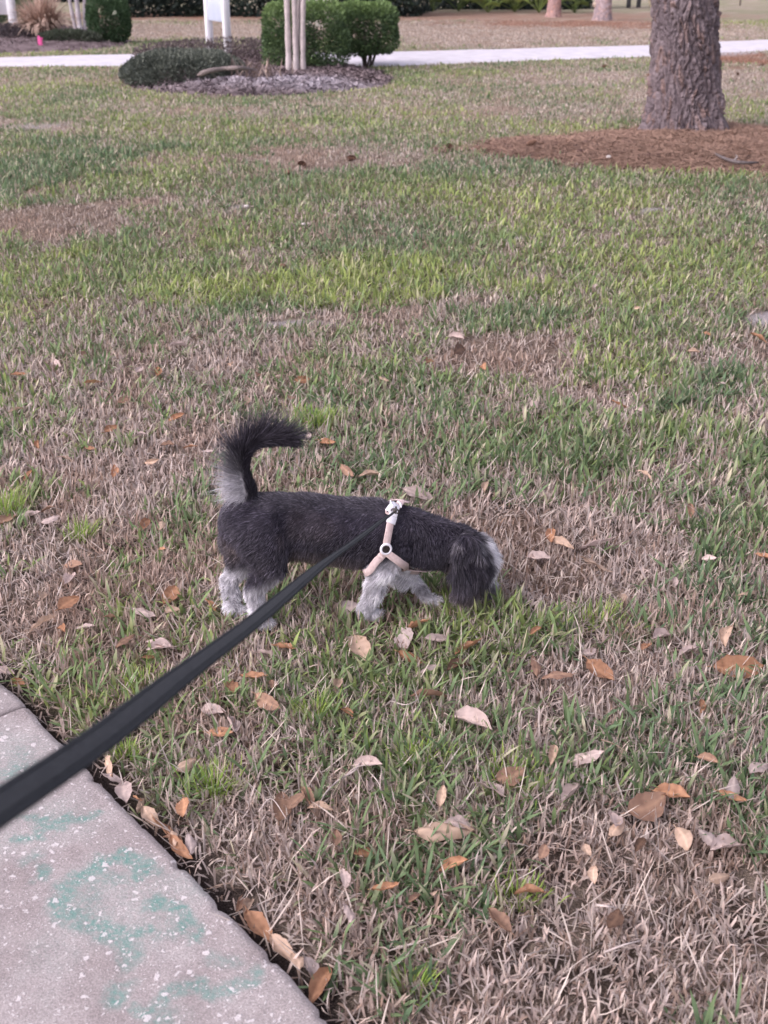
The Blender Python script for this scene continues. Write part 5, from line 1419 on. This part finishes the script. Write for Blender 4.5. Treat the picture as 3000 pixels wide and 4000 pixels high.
def leaf_zone(x, y, d):
    if d < .085: return 'along the sidewalk edge'
    if y > 3150: return 'in the nearest grass beside the sidewalk' if x < 1500 else 'in the dead grass at lower right'
    if y > 2700: return 'between the leash and lower grass' if x < 1500 else ('in the grass well below the dog\'s head' if x < 2350 else 'in the grass by the right border')
    if y > 2400: return 'left of the leash below the hind legs' if x < 800 else ('at the dog\'s feet' if x < 2000 else 'right of and below the dog\'s head')
    if y > 1900: return 'left of the dog\'s hind legs' if x < 850 else ('beside or under the dog' if x < 1960 else 'on the ground right of the dog\'s head')
    if y > 1550: return 'left of the dog\'s tail' if x < 850 else ('just behind the dog\'s back' if x < 1960 else 'in green grass beyond the dog\'s head')
    return 'far up the lawn behind the tail' if x < 1400 else 'far up the lawn behind the dog\'s head'
items = []
for tok in LEAF_DATA.split():
    x, y, k, L = tok.split(','); items.append((float(x), float(y), k, float(L)))
zones = {}
for it in items:
    g = ground(it[0], it[1], .015); d = float(sw_dist(g[0], g[1])); zones.setdefault((leaf_zone(it[0], it[1], d), it[2]), []).append(it)
ORD = ['leftmost', 'second', 'third', 'fourth', 'fifth', 'sixth', 'seventh', 'eighth', 'ninth', 'tenth', 'eleventh', 'twelfth', 'thirteenth', 'fourteenth']
NUM = ['zero', 'one', 'two', 'three', 'four', 'five', 'six', 'seven', 'eight', 'nine', 'ten', 'eleven', 'twelve', 'thirteen', 'fourteen']
r = np.random.default_rng(321)
for (zone, k), lst in zones.items():
    lst.sort(); n = len(lst); word = LCOL[k][0]
    for i, (x, y, _, L) in enumerate(lst):
        if n == 1: lab = f'only {word} fallen oak leaf {zone}'
        elif n == 2: lab = f"{('left', 'right')[i]} one of two {word} oak leaves {zone}"
        else: lab = f"{'leftmost' if i == 0 else ('rightmost' if i == n - 1 else ORD[i] + ' from left')} of {NUM[n]} {word} oak leaves {zone}"
        edge = zone.startswith('along')
        z = (.016 if edge else r.uniform(.024, .036))
        g = ground(x, y, z)
        if edge and sw_dist(g[0], g[1]) < .03:
            g[:2] += SW_NRM * (.03 - float(sw_dist(g[0], g[1])))
        o = bpy.data.objects.new('oak_leaf', LMESH[k][int(r.integers(0, 6))]); COL.objects.link(o)
        s = L / ppm(y) * 1.42
        o.location = g; o.scale = (s, s, s * r.uniform(.7, 1.15))
        tilt = .28 if not edge else .45
        az = r.uniform(0, 6.28)
        if edge: az = math.atan2(SW_DIR[1], SW_DIR[0]) + r.normal(0, .6)
        if L > 100: az = {1735: .1, 2885: .05, 2526: .5, 1839: -.5, 2282: .05, 1251: 1.2, 992: -.9, 1083: -.7, 1406: 1.85, 1094: 1.6}.get(int(x), az)
        o.rotation_euler = (r.normal(0, tilt) + (.25 if not edge else 0), r.normal(0, tilt * .7), az)
        tag(o, lab, 'leaf', 'fallen oak leaves')

# ------------------------------------------------------------------ bright fine grass tufts standing out of the lawn
M_TUFT = mat_attr('tuft_blade', .6, .25, .35)
def tuft(px, py, n, L, spread, lab, c1=(.20, .33, .07), c2=(.34, .44, .10)):
    rr = np.random.default_rng(px); g = ground(px, py); t = empty('grass_tuft', g); tag(t, lab, 'grass tuft', 'bright grass tufts')
    pos = np.stack([rr.normal(0, spread, n), rr.normal(0, spread * .8, n), np.zeros(n)], 1)
    yaw = np.arctan2(pos[:, 1], pos[:, 0]) + rr.normal(0, .6, n)
    col = mixc(np.array(c1) + np.zeros((n, 3)), np.array(c2), rr.random(n)) * rr.uniform(.75, 1.2, (n, 1)); col = mixc(col, C_STRAW, (rr.random(n) < .1) * .7)
    v, q, tt, c = blades(pos, yaw, L * rr.uniform(.5, 1.1, n), rr.uniform(.0016, .0026, n), rr.uniform(.02, .6, n), rr.uniform(.1, .9, n), col, 4, None, px)
    mb = MB(); mb.raw(v, q, tt, c); mb.build('blades', M_TUFT, t)['kind'] = 'stuff'
for a in [(1235, 2805, 130, .062, .018, 'bright green fine grass tuft in the middle below the dog\'s belly'), (838, 3100, 120, .06, .022, 'yellow-green grass tuft right of leash, close to the sidewalk'),
          (1640, 2990, 120, .055, .028, 'bright grass tuft well below the dog\'s front legs'), (1975, 3060, 170, .055, .035, 'wide bright green grass tuft below the dog\'s head, lower middle'),
          (490, 2965, 90, .05, .014, 'small bright grass tuft between leash and sidewalk edge'), (1235, 1660, 260, .075, .045, 'yellow-green grass clump right of the dog\'s tail tip'),
          (320, 2100, 110, .065, .02, 'green grass tuft left of the dog\'s hind legs'), (20, 2010, 220, .085, .03, 'tall green grass clump at the left edge level with the tail'),
          (2330, 2440, 150, .055, .04, 'yellow-green grass tuft right of the dog\'s nose'), (560, 2700, 130, .055, .03, 'yellowish grass tuft left of the leash above the sidewalk'),
          (1610, 3870, 60, .04, .015, 'small green tuft in dead grass near the bottom'), (2020, 3530, 110, .05, .022, 'green tuft on the dead patch, lower middle right')]:
    tuft(*a)

# ------------------------------------------------------------------ loose twigs
M_TWIG = mat_noise('pale_twig', (.40, .33, .31), (.55, .47, .44), 60, .8)
for pts, rad, lab in [([(1410, 2975), (1385, 3010), (1320, 3050), (1270, 3100), (1250, 3140)], .0022, 'grey forked twig lying in grass below the dog, lower middle'),
                      ([(1440, 3010), (1480, 3060), (1492, 3100), (1510, 3160)], .0013, 'thin pale stem trailing from the pale leaf, lower middle'),
                      ([(1530, 2740), (1600, 2750), (1690, 2690)], .0014, 'tan stem by the brown leaf below the dog\'s chest'),
                      ([(2280, 2690), (2310, 2650), (2325, 2610)], .0014, 'pale stem propped on the big orange-brown leaf'),
                      ([(1010, 3170), (1060, 3120), (1120, 3200)], .0012, 'bent straw stem near the red-brown leaf, right of sidewalk'),
                      ([(2360, 3720), (2440, 3690), (2500, 3675)], .002, 'short pale stick on the dead grass at lower right'),
                      ([(2330, 3535), (2370, 3540), (2400, 3545)], .0025, 'tiny whitish stick above the dead patch at lower right')]:
    W = [ground(x, y, .026 + .012 * (i % 2)) for i, (x, y) in enumerate(pts)]
    P = catmull(W, 16); mb = MB(); mb.tube(P - P[0], np.linspace(rad, rad * .6, 16), 6)
    if rad >= .0022 and len(pts) == 5:
        mb.tube(catmull([P[6] - P[0], P[6] - P[0] + [.02, .012, .012], P[6] - P[0] + [.045, .01, .02]], 6), np.linspace(rad * .7, rad * .3, 6), 5)
    o = mb.build('twig', M_TWIG, smooth=True, color=False); o.location = P[0]; tag(o, lab, 'twig')
